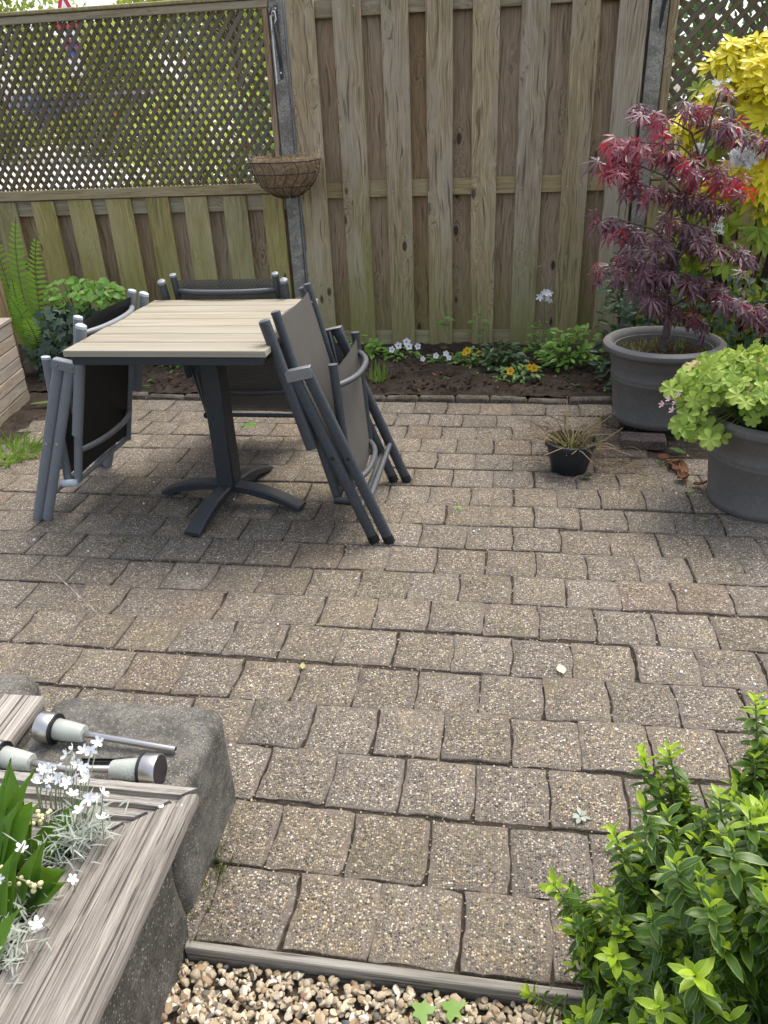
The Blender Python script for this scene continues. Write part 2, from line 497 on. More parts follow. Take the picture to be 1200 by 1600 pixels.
M = {}
M['paver'] = paver_mat('exposed_aggregate_paver')
M['joint'] = soil_mat('joint_sand', (.06, .047, .034), (.15, .122, .092), (.07, .075, .03), 3)
M['soil'] = soil_mat('dark_garden_soil', (.032, .025, .019), (.082, .064, .050), (.16, .13, .10))
M['tansand'] = soil_mat('gravel_grit', (.14, .11, .075), (.28, .225, .155), (.38, .31, .22), 3)
M['potsoil'] = soil_mat('pot_soil', (.05, .035, .02), (.11, .08, .045), (.20, .16, .085), 4)
M['street'] = soil_mat('pale_street_paving', (.55, .52, .49), (.68, .65, .62), (.45, .42, .40), .5)
M['kerb'] = concrete('mossy_kerb_stone', (.17, .145, .115), (.065, .055, .04), (.24, .21, .16), 1.6, (.13, .13, .04))
M['front_board'] = wood('weathered_front_board', (.51, .405, .255), (.20, .148, .085), (.42, .37, .285), (.220, .218, .060), 1.0, .92, crack=.65, greyamt=.5, tv=.7)
M['back_board'] = wood('weathered_back_board', (.45, .33, .205), (.20, .14, .082), (.37, .30, .205), (.22, .205, .06), .65, .75, crack=.55, greyamt=.4, tv=.7)
M['rail'] = wood('fence_rail', (.46, .36, .22), (.21, .155, .09), (.40, .35, .25), (.22, .23, .06), .4, .65, along=0, crack=.4, alg_base=.15)
M['algae_board'] = wood('algae_covered_board', (.50, .41, .20), (.215, .165, .075), (.42, .365, .22), (.26, .255, .055), 1.2, .85, alg_base=.10, crack=.4)
M['lattice'] = wood('lattice_slat', (.20, .16, .09), (.09, .07, .04), (.19, .165, .115), (.12, .115, .04), .9, .5, along=1, knots=False)
M['post'] = concrete('grey_fence_post', (.37, .345, .285), (.19, .178, .145), (.48, .455, .385), 1.0, (.22, .22, .10))
M['concrete'] = concrete('weathered_grey_concrete', (.175, .165, .142), (.075, .071, .062), (.26, .245, .20), 1.9, (.25, .21, .10))
M['concrete2'] = concrete('rough_dark_concrete', (.15, .14, .12), (.06, .055, .045), (.24, .225, .19), 1.3, (.2, .18, .1))
M['deck'] = wood('silvered_deck_board', (.47, .44, .39), (.14, .12, .10), (.39, .37, .335), (.2, .2, .12), .2, .1, along=0, knots=False, groove=1.0, wamp=.0, crack=.8, run=.012, gs=3.6)
M['plank'] = wood('silvered_plank', (.48, .445, .395), (.13, .112, .094), (.39, .365, .33), (.2, .2, .12), .2, .1, along=1, knots=False, groove=1.0, wamp=.0, crack=.85, run=.012, gs=3.2)
M['edging'] = wood('grey_edging_plank', (.36, .33, .27), (.13, .115, .09), (.34, .32, .28), (.26, .23, .10), .2, .12, along=0, knots=False, wamp=.2, crack=.8, groove=1.0)
M['slatbox'] = wood('planter_slat', (.42, .35, .27), (.19, .15, .115), (.37, .335, .285), (.12, .12, .05), .15, .3, along=1, knots=False)
M['tan'] = wood('tan_batten', (.52, .38, .25), (.36, .25, .16), (.45, .36, .27), (.3, .25, .15), .1, .05, along=1, knots=False)
M['anthracite'] = paint('anthracite_powder_coat', (.040, .047, .053), .42, .25, .45, dust=(.22, .22, .215), dust_amt=.38)
M['tabledark'] = paint('dark_table_frame', (.028, .033, .037), .48, .2, .4, dust=(.18, .18, .17), dust_amt=.18)
M['lightmetal'] = paint('light_grey_powder_coat', (.165, .178, .188), .42, .2, .45, dust=(.36, .37, .37), dust_amt=.3)
M['cap'] = paint('pale_grey_end_cap', (.42, .47, .50), .45, .1)
M['blackplastic'] = paint('black_plastic', (.012, .012, .013), .4, .3, .4, dust=(.1, .1, .1), dust_amt=.15)
M['scratch'] = paint('pale_scratch', (.40, .37, .33), .8, .4)
M['zinc'] = paint('dull_zinc_plate', (.26, .26, .26), .5, .3, .5, .6)
M['bolt'] = paint('zinc_bolt', (.55, .55, .55), .35, .2, .5, .9)
M['potgrey'] = paint('grey_plastic_pot', (.125, .118, .108), .6, .3, .3, dust=(.27, .26, .245), dust_amt=.5, nscale=9)
M['potblack'] = paint('black_plastic_pot', (.016, .020, .024), .42, .35, .4, dust=(.14, .15, .16), dust_amt=.25)
M['brick'] = concrete('old_brick', (.16, .115, .095), (.08, .06, .05), (.24, .19, .165), 1.5)
M['fabric_dark'] = fabric('grey_mesh_fabric', (.125, .116, .102), .22)
M['fabric_black'] = fabric('black_mesh_fabric', (.014, .014, .015), .0)
M['tableslat'] = wood('bleached_table_slat', (.38, .342, .255), (.225, .195, .138), (.345, .318, .25), (.27, .25, .19), .1, .05, along=0, knots=False, greyamt=.4, groove=.2, wamp=.05, run=.02, tv=.25)
M['steel'] = paint('brushed_steel', (.56, .53, .49), .36, .15, .5, 1.0)
M['diffuser'] = paint('milky_plastic_diffuser', (.70, .74, .66), .3, .25, .5)
M['diffuser'].node_tree.nodes['Principled BSDF'].inputs['Transmission Weight'].default_value = .5
M['panel'] = paint('solar_panel', (.02, .016, .02), .2, .3, .5)
M['wire'] = paint('black_wire', (.02, .02, .02), .5, .2)
M['chain'] = paint('rusty_chain', (.14, .10, .075), .6, .4)
M['white'] = paint('white_paint', (.8, .8, .8), .4, .1)
M['red'] = paint('red_sign_paint', (.55, .02, .03), .4, .1)
M['blue'] = paint('blue_sign_paint', (.01, .08, .45), .4, .1)
M['carblue'] = paint('dark_blue_car_paint', (.01, .025, .10), .25, .1, .6)
M['cardark'] = paint('black_car_paint', (.015, .015, .02), .25, .1, .6)
M['glass'] = paint('dark_window_glass', (.03, .04, .05), .1, .1, .6)
M['bark'] = concrete('brown_bark', (.12, .085, .06), (.05, .035, .025), (.2, .16, .12), 3)
M['maple_bark'] = concrete('grey_maple_bark', (.13, .10, .08), (.06, .045, .038), (.2, .17, .13), 3)
M['stem'] = paint('green_stem', (.10, .16, .04), .6, .2)
M['palestem'] = paint('pale_stem', (.30, .32, .22), .7, .2)
M['twig'] = paint('dry_straw_twig', (.33, .24, .13), .8, .4)
M['twigd'] = paint('dry_brown_twig', (.13, .085, .05), .8, .4)
M['coir'] = soil_mat('coir_fibre', (.32, .205, .105), (.60, .43, .25), (.68, .54, .36), 3)
M['fibre'] = paint('coir_strand', (.68, .52, .33), .85, .3)
M['gravel'] = None
M['maple_dark'] = leaf('maple_leaf_purple', (.078, .034, .046), (.13, .060, .074), .25, .38, .5, back=(.085, .035, .045), tcol=(.32, .02, .045))  # purple lightened towards pink, so the leaf sheen sits in the base colour
M['maple_red'] = leaf('maple_leaf_red', (.15, .035, .058), (.27, .055, .08), .42, .36, .5, back=(.23, .03, .04), tcol=(.70, .02, .04))  # pinkish red, with the same sheen put into the colour
M['choisya_y'] = leaf('golden_leaf', (.74, .62, .015), (.84, .76, .06), .3, .4, .4, tcol=(.75, .68, .05))
M['choisya_g'] = leaf('lime_leaf', (.15, .25, .025), (.36, .42, .035), .3, .4, .4, tcol=(.5, .58, .04))
M['dkgreen'] = leaf('dark_evergreen_leaf', (.018, .045, .016), (.045, .095, .03), .2, .35, .5)
M['midgreen'] = leaf('mid_green_leaf', (.08, .17, .04), (.17, .29, .07), .3, .42, .4)
M['freshgreen'] = leaf('fresh_green_leaf', (.13, .26, .045), (.24, .40, .075), .35, .4, .4)
M['ivy'] = leaf('dark_ivy_leaf', (.022, .048, .025), (.055, .09, .05), .12, .35, .5)
M['fern'] = leaf('fern_green', (.14, .27, .03), (.22, .38, .055), .35, .5, .3)
M['geranium'] = leaf('geranium_leaf', (.14, .25, .03), (.42, .53, .11), .34, .5, .25, tcol=(.6, .72, .12))
M['geranium_old'] = leaf('yellowing_geranium_leaf', (.42, .38, .16), (.48, .40, .20), .3, .5, .3)
M['hebe'] = leaf('glossy_shrub_leaf', (.022, .064, .008), (.065, .135, .014), .24, .34, .40, margin=(.17, .25, .03), rib=(.085, .15, .03), tcol=(.24, .38, .02))
M['hebe_y'] = leaf('young_shrub_leaf', (.24, .40, .022), (.38, .54, .035), .4, .32, .45, margin=(.48, .60, .07), rib=(.34, .44, .08), tcol=(.55, .72, .04))
M['lily'] = leaf('broad_lily_leaf', (.065, .16, .018), (.13, .26, .03), .35, .36, .4, rib=(.10, .2, .03), tcol=(.25, .45, .03))
M['silver'] = leaf('silver_leaf', (.30, .33, .27), (.42, .45, .38), .2, .7, .2)
M['petal'] = leaf('white_petal', (.80, .81, .82), (.86, .86, .87), .25, .6, .2, tcol=(.9, .9, .9))
M['cream'] = leaf('cream_petal', (.74, .66, .34), (.80, .74, .46), .2, .6, .2)
M['yellowpetal'] = leaf('yellow_petal', (.75, .42, .01), (.80, .52, .02), .2, .6, .2)
M['purplepetal'] = leaf('purple_petal', (.06, .03, .16), (.12, .06, .25), .2, .6, .2)
M['pinkpetal'] = leaf('pale_pink_petal', (.75, .55, .58), (.62, .35, .36), .25, .6, .2)
M['treeleaf'] = leaf('sunlit_tree_leaf', (.14, .20, .03), (.30, .36, .06), .45, .5, .3, tcol=(.6, .7, .1))
M['treeleaf2'] = leaf('bright_bush_leaf', (.16, .26, .03), (.38, .46, .06), .45, .5, .3, tcol=(.7, .8, .1))
M['hedgeleaf'] = leaf('hedge_leaf', (.05, .12, .03), (.14, .24, .07), .3, .4, .4)
M['drybrown'] = leaf('dry_brown_leaf', (.10, .045, .022), (.22, .11, .06), .12, .75, .15)
M['grass'] = leaf('grass_blade', (.12, .22, .03), (.22, .33, .06), .3, .5, .3)
M['moss'] = leaf('moss_tuft', (.05, .07, .015), (.10, .12, .03), .2, .8, .1)
M['drygrass'] = leaf('dry_grass_blade', (.30, .25, .12), (.22, .24, .08), .3, .6, .2)

def gravel_mat():
    g = G('pale_gravel_stone'); geo = g.n('NewGeometry'); r = geo.outputs['Random Per Island']
    tc = g.n('TexCoord')
    c = g.ramp(r, [(0, (.10, .105, .10)), (.06, (.30, .22, .13)), (.22, (.41, .335, .225)), (.5, (.52, .445, .32)), (.72, (.36, .30, .21)), (.86, (.62, .565, .46)), (.97, (.27, .17, .12))], 'CONSTANT')
    n = g.noise(tc.outputs['Object'], 90, 4, .65)
    c = g.mix(g.math('MULTIPLY', g.step(n, .45, .75), .45), c, (.20, .14, .085))
    return g.done(c, .75, g.bump(n, .4, .003), .3)
M['gravel'] = gravel_mat()
# ------------------------------------------------------------------ the setting
def grid_mesh(x0, x1, y0, y1, nx, ny, hf):
    mb = MB(); V = []; F = []
    for j in range(ny + 1):
        for i in range(nx + 1):
            x = x0 + (x1 - x0) * i / nx; y = y0 + (y1 - y0) * j / ny
            V.append((x, y, hf(x, y)))
    for j in range(ny):
        for i in range(nx):
            a = j * (nx + 1) + i
            F.append((a, a + 1, a + nx + 2, a + nx + 1))
    return mb.add(V, F)

def hn(x, y, s=1.0):
    return (math.sin(x * 7.1 * s + 1.3 * y) * math.cos(y * 9.3 * s - .7 * x) + .6 * math.sin(x * 19 * s + y * 23 * s) + .4 * math.sin(x * 41 * s - y * 37 * s + 2)) / 2

mb = MB(); mb.add([(-400, -60, -.06), (400, -60, -.06), (400, 5.3, -.06), (-400, 5.3, -.06)], [(0, 1, 2, 3)])
tag(mb.build('ground', M['soil']), kind='structure')
mb = MB()
ys = [5.3, 6.5, 10, 18, 26, 60, 400]; zs = [-.05, -.05, .1, .55, .8, .9, 1.0]
for i in range(len(ys) - 1):
    mb.add([(-400, ys[i], zs[i]), (400, ys[i], zs[i]), (400, ys[i + 1], zs[i + 1]), (-400, ys[i + 1], zs[i + 1])], [(0, 1, 2, 3)])
tag(mb.build('street', M['street']), kind='structure')

# flower bed soil: behind the kerb and along both sides
def bed_h(x, y):
    return .024 + .016 * min(1, (y - 4.0) * 4) + .014 * hn(x, y) * min(1, (y - 4.0) * 5) + .010 * hn(x * 3.1, y * 2.7) * min(1, (y - 4.0) * 8) + random.uniform(-.007, .007)
tag(grid_mesh(-4.6, 3.2, 4.015, 5.28, 220, 56, bed_h).build('flower_bed', M['soil']), kind='structure')
tag(grid_mesh(.60, 3.2, 2.2, 4.045, 60, 44, lambda x, y: -.02 + max(0, min(1, (x - .95) * 4)) * .04 + .01 * hn(x, y) + random.uniform(-.004, .004)).build('soil_strip', M['soil']), kind='structure')
tag(grid_mesh(-4.6, -2.42, 2.2, 4.045, 60, 44, lambda x, y: -.02 + max(0, min(1, (-2.45 - x) * 5)) * .035 + .01 * hn(x, y) + random.uniform(-.004, .004)).build('corner_soil', M['soil']), kind='structure')

# patio: joint bed + every paver
PITCH = .17165; LINE0 = 2.9325
patio = tag(grid_mesh(-3.4, 2.1, .845, 4.05, 160, 100, lambda x, y: -.0055 + .0015 * hn(x * 4, y * 4) + random.uniform(-.0008, .0008)).build('patio', M['joint']), kind='structure')
def paver_shape(seed):
    r = random.Random(seed); h = PITCH / 2 - .0015
    cx = .0055 + r.uniform(-.002, .002)
    pts = []; NS = 8
    p1, p2, p3, p4 = [r.uniform(0, 6.28) for _ in range(4)]
    def wav(t, p): return .0014 * math.sin(t * 9 + p) + .0009 * math.sin(t * 21 + p * 2) + r.uniform(-.0008, .0008)
    for side in range(4):
        for i in range(NS):
            t = i / NS; u = -h + 2 * h * t
            if side == 0: pts.append((u, -h + wav(t, p1) + .004 * (1 - (2 * t - 1) ** 2) - .002))
            elif side == 1: pts.append((h + cx * (1 - (2 * t - 1) ** 2) - cx * .6 + wav(t, p2), u))
            elif side == 2: pts.append((-u, h + wav(t, p3) + .003 * (1 - (2 * t - 1) ** 2) - .002))
            else: pts.append((-h + cx * (1 - (2 * t - 1) ** 2) - cx * .6 + wav(t, p4), -u))
    # soften the corners
    n = len(pts); out = []
    for i, p in enumerate(pts):
        if i % NS == 0: out.append((p[0] * .986, p[1] * .986))
        else: out.append(p)
    V = []; m = len(out)
    for z, s in ((-.05, 1.0), (-.004, .999), (-.0006, .986), (0.0006, .95)):
        for (x, y) in out: V.append((x * s, y * s, z + (r.uniform(-.0006, .0006) if z > -.01 else 0)))
    V.append((0, 0, .0016))
    F = []
    for k in range(3):
        for i in range(m):
            j = (i + 1) % m
            F.append((k * m + i, k * m + j, (k + 1) * m + j, (k + 1) * m + i))
    for i in range(m): F.append((3 * m + i, 3 * m + (i + 1) % m, 4 * m))
    return V, F
PSH = [paver_shape(s) for s in range(14)]
PME = [MB().add(V, F).mesh('paver', M['paver'], True, 50) for V, F in PSH]
def px(p):
    d = Vector(p) - CAMPOS; z = d.dot(_F)
    if z < .1: return None
    return (600 + 1203.8 * d.dot(_R) / z, 800 - 1203.8 * d.dot(_U) / z, z)
cand = []
for k in range(-6, 12):
    y = LINE0 - PITCH * (k + .5)
    off = .045 if k % 2 == 0 else .128
    rowdx = random.uniform(-.006, .006)
    for i in range(-21, 13):
        x = off + PITCH / 2 + PITCH * i + rowdx + random.uniform(-.003, .003)
        if x < (-2.52 if y > 2.25 else -3.3) or x > (1.12 if y > 2.25 else 2.0): continue
        if x < -.62 and y < .80: continue
        if x < -.66 and y < 1.12: continue
        if x > .56 and y > 3.35: continue
        cand.append((x, y + random.uniform(-.0035, .0035) + .006 * math.sin(x * 2.3 + k * 1.7)))
vis, rest = [], []
for c in cand:
    q = px((c[0], c[1], 0))
    (vis if q and -30 < q[0] < 1230 and q[1] < 1640 else rest).append((q[2] if q else 99, c))
vis.sort(); rest += vis[300:]; vis = vis[:300]
def pave_M(c):
    return Matrix.Translation((c[0], c[1], random.uniform(-.0025, .0025))) @ Matrix.Rotation(random.uniform(-.026, .026), 4, 'Z') @ Matrix.Rotation(random.uniform(-.007, .007), 4, 'X') @ Matrix.Rotation(random.uniform(-.007, .007), 4, 'Y')
for _, c in vis:
    obj('paver', random.choice(PME), patio, M=pave_M(c))
for gi in range(0, len(rest), 400):
    mb = MB()
    for _, c in rest[gi:gi + 400]:
        V, F = random.choice(PSH); A = pave_M(c)
        mb.add([A @ Vector(p) for p in V], F)
    o = mb.build('far_pavers', M['paver'], patio, angle=50); o['kind'] = 'stuff'

# kerb of narrow stones along the bed
kerb = thing('kerb_edging', 'low mossy kerb of narrow stones edging the flower bed', 'kerb', (0, 4.0, 0))
x = -2.45
while x < .50:
    L = random.uniform(.15, .235)
    MB().box(-L / 2 + .002, L / 2 - .002, -.024, .026, -.05, .022 + random.uniform(-.008, .006), .011).build('kerb_stone', M['kerb'], kerb, (x + L / 2, random.uniform(-.006, .006), 0), (random.uniform(-.05, .05), random.uniform(-.03, .03), random.uniform(-.03, .03)))
    x += L

# gravel and the plank that holds the paving
tag(grid_mesh(-.60, 1.2, -.4, .846, 40, 30, lambda x, y: -.034 + .004 * hn(x * 4, y * 4)).build('gravel_bed', M['tansand']), kind='structure')
ico_v, ico_f = None, None
import bmesh
bm = bmesh.new(); bmesh.ops.create_icosphere(bm, subdivisions=2, radius=1.0)
ico_v = np.array([v.co for v in bm.verts]); ico_f = [tuple(v.index for v in f.verts) for f in bm.faces]; bm.free()
mb = MB()
for i in range(7600):
    x = random.uniform(-.60, .70); y = random.uniform(.40, .838)
    s = random.uniform(.0034, .0090) * (1.35 if random.random() < .10 else 1)
    S = np.array([s * random.uniform(.8, 1.35), s * random.uniform(.7, 1.0), s * random.uniform(.55, .85)])
    V = ico_v.copy()
    for _k in range(7):
        nn = rng.normal(size=3); nn /= np.linalg.norm(nn); dd = V @ nn; V = V - np.outer(np.maximum(0, dd - rng.uniform(.45, .85)), nn)
    V = V * (1 + rng.uniform(-.03, .03, (len(V), 1))) * S * 1.2
    R3 = np.array(Matrix.Rotation(random.uniform(0, 6.3), 3, 'Z') @ Matrix.Rotation(random.uniform(-.5, .5), 3, 'X'))
    mb.add(V @ R3.T + np.array([x, y, -.028 + random.uniform(0, .018)]), ico_f)
tag(mb.build('gravel', M['gravel'], angle=30), 'loose pale tan gravel in front of the grey plank edging', 'gravel', kind='stuff')
pl = MB()
for i in range(12):
    pass
pl.box(-.40, .42, -.009, .009, -.09, .012, .003)
ed = pl.build('edging_plank', M['edging'], None, (-.175, .853, 0), (.04, 0, -.006))
tag(ed, 'thin grey weathered plank on edge between the paving and the gravel', 'plank')

# ------------------------------------------------------------------ fences
def board_mesh(name, w, h, t, mat, seed, dog=0.0):
    r = random.Random(seed); mb = MB()
    mb.box(-w / 2, w / 2, -t / 2, t / 2, 0, h, .003)
    n = 0
    return mb.mesh(name, mat, True, 30)

def fence_board(parent, x0, x1, y, z0, z1, mat, t=.018, seed=0):
    w = x1 - x0
    o = obj('board', board_mesh('board', w, z1 - z0, t, mat, seed), parent, ((x0 + x1) / 2, y, z0), (random.uniform(-.0015, .0015), random.uniform(-.002, .002), random.uniform(-.012, .012)))
    return o

FY = 5.0
mid = thing('board_fence', 'tall weathered plank fence panel with double-sided boards in the middle', 'fence', (0, FY, 0))
fronts = [(-1.288, -1.123), (-1.02, -.858), (-.749, -.597), (-.501, -.352), (-.238, -.091), (.019, .17), (.285, .433), (.535, .684)]
for i, (a, b) in enumerate(fronts):
    fence_board(mid, a, b, -.006, .004, 1.985 + random.uniform(-.004, .004), M['front_board'], seed=i)
for i in range(len(fronts) - 1):
    a = fronts[i][1] - .055; b = fronts[i + 1][0] + .055
    fence_board(mid, a, b, .059, .0, 1.985, M['back_board'], seed=50 + i)
fence_board(mid, -1.36, -1.20, .059, .0, 1.985, M['back_board'], seed=61)
fence_board(mid, .61, .77, .059, .0, 1.985, M['back_board'], seed=62)
for z0, z1 in ((.03, .122), (.945, 1.038), (1.886, 1.975)):
    MB().box(-1.00, 1.00, -.019, .019, z0, z1, .003).build('rail', M['rail'], mid, (-.30, .026, 0))
for (a, b) in fronts:
    for zz in (.985, 1.93, .08):
        for s in (.25, .75):
            MB().tube([(0, -.0165, 0), (0, -.0148, 0)], .0032, 6).build('nail_head', M['bolt'], mid, (a + (b - a) * s, 0, zz + random.uniform(-.01, .01)))

def grey_post(name, label, x0, x1, h):
    t = thing(name, label, 'post', ((x0 + x1) / 2, FY + .03, 0))
    w = (x1 - x0) / 2
    MB().box(-w, w, -.045, .045, -.2, h, .008).build('shaft', M['post'], t)
    return t
p1 = grey_post('fence_post', 'grey concrete fence post behind the hanging basket', -1.385, -1.300, 2.05)
MB().box(-.005, .005, -.012, .012, 0, 2.0, .002).build('edge_strip', M['lightmetal'], p1, (.051, -.04, 0))
p2 = grey_post('fence_post', 'grey concrete fence post behind the red maple, streaked with black tar', .700, .787, 2.05)
tar = MB()
tar.tube([(.024, -.046, 2.0), (.022, -.047, 1.9), (.012, -.047, 1.84), (.008, -.047, 1.79), (.006, -.046, 1.74)], [.018, .017, .011, .010, .004], 7, .25, up=(1, 0, 0)).build('tar_streak', M['blackplastic'], p2)

def lattice(parent, x0, x1, z0, z1, wk, pitch, y, sw=.024):
    """two layers of slats crossing; wk = run over rise"""
    mesh_cache = {}
    for layer, sgn in ((0, 1), (1, -1)):
        H = z1 - z0; n0 = int((x1 - x0 + wk * H) / pitch) + 1
        for i in range(n0 + 1):
            xs = (x0 - wk * H + pitch * i) if sgn > 0 else (x0 + pitch * i)
            # line x = xs + sgn*wk*(z-z0)
            za, zb = z0, z1
            f = lambda z: xs + sgn * wk * (z - z0)
            if sgn > 0:
                if f(za) < x0: za = z0 + (x0 - xs) / wk
                if f(zb) > x1: zb = z0 + (x1 - xs) / wk
            else:
                if f(za) > x1: za = z0 + (xs - x1) / wk
                if f(zb) < x0: zb = z0 + (xs - x0) / wk
            if zb - za < .03: continue
            A = Vector((f(za), y + (0 if layer == 0 else .008), za)); B = Vector((f(zb), A.y, zb))
            L = (B - A).length
            key = round(L, 2)
            if key not in mesh_cache:
                mesh_cache[key] = MB().box(-sw / 2, sw / 2, -key / 2, key / 2, -.0036, .0036, .001).mesh('slat', M['lattice'], True, 30)
            Mx = frame((A + B) / 2, B - A, (0, -1, 0))
            obj('slat', mesh_cache[key], parent, M=Mx @ Matrix.Rotation(random.uniform(-.006, .006), 4, 'Z'))

lf = thing('trellis_fence', 'left fence panel with diamond trellis over low greenish boards', 'fence', (0, FY, 0))
for i, (a, b) in enumerate([(-3.65, -3.49), (-3.37, -3.215), (-3.101, -2.94), (-2.841, -2.678), (-2.577, -2.406), (-2.305, -2.151), (-2.052, -1.899), (-1.793, -1.639), (-1.535, -1.405)]):
    fence_board(lf, a, b, -.006, .002, .983 + random.uniform(-.006, .002), M['algae_board'], seed=80 + i)
LB = [-3.49, -3.37, -3.215, -3.101, -2.94, -2.841, -2.678, -2.577, -2.406, -2.305, -2.151, -2.052, -1.899, -1.793, -1.639, -1.535]
for i in range(0, len(LB), 2):
    fence_board(lf, LB[i] - .06, LB[i + 1] + .03, .059, .0, .985, M['back_board'], seed=100 + i)
fence_board(lf, -1.46, -1.366, .059, .0, .985, M['back_board'], seed=121)
MB().box(-1.15, 1.15, -.019, .019, .888, .984, .003).build('rail', M['rail'], lf, (-2.54, .026, 0))
MB().box(-1.15, 1.15, -.019, .019, .03, .12, .003).build('rail', M['rail'], lf, (-2.54, .026, 0))
MB().box(-1.18, 1.15, -.024, .022, 0.9865, 1.046, .004).build('trellis_rail', M['rail'], lf, (-2.535, .0, 0))
MB().box(-1.18, 1.15, -.024, .022, 1.952, 1.992, .004).build('trellis_rail', M['rail'], lf, (-2.535, .0, 0))
MB().box(-1.19, 1.155, -.036, .034, 1.994, 2.016, .005).build('cap_rail', M['algae_board'], lf, (-2.535, .0, 0))
MB().box(-.017, .017, -.020, .018, 1.048, 1.950, .003).build('stile', M['back_board'], lf, (-1.408, 0, 0))
lattice(lf, -3.70, -1.426, 1.048, 1.950, .80, .057, -.006, .0235)

rf = thing('trellis_fence', 'right fence panel with diamond trellis behind the yellow shrub', 'fence', (0, FY, 0))
fence_board(rf, .775, .86, .059, .0, 1.0, M['back_board'], seed=129)
MB().box(-.022, .022, -.008, .008, 1.048, 1.95, .002).build('filler_strip', M['back_board'], rf, (.785, .03, 0))
x = .79
for i in range(6):
    fence_board(rf, x, x + .155, -.006, .002, .985, M['algae_board'], seed=130 + i)
    fence_board(rf, x + .13, x + .28, .059, .0, .985, M['back_board'], seed=140 + i)
    x += .26
MB().box(-.8, .8, -.019, .019, .888, .984, .003).build('rail', M['rail'], rf, (1.6, .026, 0))
MB().box(-.8, .8, -.022, .022, 1.005, 1.046, .004).build('trellis_rail', M['rail'], rf, (1.6, 0, 0))
MB().box(-.8, .8, -.022, .022, 1.952, 1.992, .004).build('trellis_rail', M['rail'], rf, (1.6, 0, 0))
MB().box(-.022, .022, -.022, .020, 1.048, 1.950, .003).build('stile', M['front_board'], rf, (.812, 0, 0))
lattice(rf, .836, 2.2, 1.048, 1.950, 1.0, .082, -.006, .028)

# ------------------------------------------------------------------ raised bed at front left
def rounded_block(name, label, x0, x1, y0, y1, z0, z1, rv, re, mat, amp=.004, seed=0):
    """block with rounded vertical corners (rv) and rounded top edge (re), slightly uneven"""
    r = random.Random(seed); cx, cy = (x0 + x1) / 2, (y0 + y1) / 2; hx, hy = (x1 - x0) / 2, (y1 - y0) / 2
    def ring(ins):
        P = []; rr = max(rv - ins, .006); ax, ay = hx - ins - rr, hy - ins - rr
        for qx, qy, a0 in ((1, 1, 0), (-1, 1, 90), (-1, -1, 180), (1, -1, 270)):
            for i in range(7):
                a = math.radians(a0 + 15 * i); P.append((qx * ax + rr * math.cos(a), qy * ay + rr * math.sin(a)))
            # straight to the next corner
            nx, ny, na = {(1, 1): (-1, 1, 90), (-1, 1): (-1, -1, 180), (-1, -1): (1, -1, 270), (1, -1): (1, 1, 0)}[(qx, qy)]
            e = P[-1]; b = (nx * ax + rr * math.cos(math.radians(na)), ny * ay + rr * math.sin(math.radians(na)))
            for i in range(1, 6): P.append((e[0] + (b[0] - e[0]) * i / 6, e[1] + (b[1] - e[1]) * i / 6))
        return P
    V = []; F = []; rows = [(0, z0 + (z1 - re - z0) * i / 6) for i in range(7)]
    for i in range(1, 7):
        a = math.radians(90 * i / 6); rows.append((re * (1 - math.cos(a)), z1 - re + re * math.sin(a)))
    for ins in (re + .02, re + .05, re + .10):
        if ins < min(hx, hy) - .02: rows.append((ins, z1 + .001))
    m = None
    for ins, z in rows:
        P = ring(ins); m = len(P)
        for (x, y) in P:
            d = amp * (hn((x + cx) * 2.3 + z * 3, (y + cy) * 2.3 - z * 2) + r.uniform(-.25, .25))
            V.append((x * (1 + d / max(hx, .1)), y * (1 + d / max(hy, .1)), z + (d * .5 if z > z0 + .02 else 0)))
    for k in range(len(rows) - 1):
        for i in range(m):
            j = (i + 1) % m; F.append((k * m + i, k * m + j, (k + 1) * m + j, (k + 1) * m + i))
    F.append(tuple((len(rows) - 1) * m + i for i in range(m)))
    o = MB().add(V, F).build(name, mat, None, (cx, cy, 0), angle=60)
    return tag(o, label, 'concrete block')
rounded_block('concrete_block', 'large rounded grey concrete block carrying the solar lamps', -.992, -.590, .900, 1.245, -.05, .264, .045, .030, M['concrete'], .0016, 1)
rounded_block('concrete_block', 'rough dark concrete block under the wide silvered plank', -.742, -.576, .20, .884, -.05, .262, .012, .008, M['concrete2'], .006, 2)
rounded_block('concrete_block', 'rounded concrete block end at the far left edge behind the tan batten', -1.75, -1.075, 1.165, 1.32, -.05, .262, .05, .04, M['concrete'], .002, 3)
rounded_block('concrete_block', 'concrete block below the grey plank beside the solar lamps', -1.75, -1.002, .905, 1.155, -.05, .248, .02, .015, M['concrete2'], .004, 4)
o = MB().box(-.047, .047, -.17, .135, -.014, .014, .004).build('grey_plank', M['plank'], None, (-1.046, 1.075, .270), (0, .02, .05))
tag(o, 'short grey weathered plank lying beside the solar lamps', 'plank')
o = MB().box(-.018, .018, -.15, .09, -.012, .012, .002).build('tan_batten', M['tan'], None, (-1.130, 1.10, .268), (0, 0, .1))
tag(o, 'short fresh tan wooden batten beside the grey plank', 'batten')

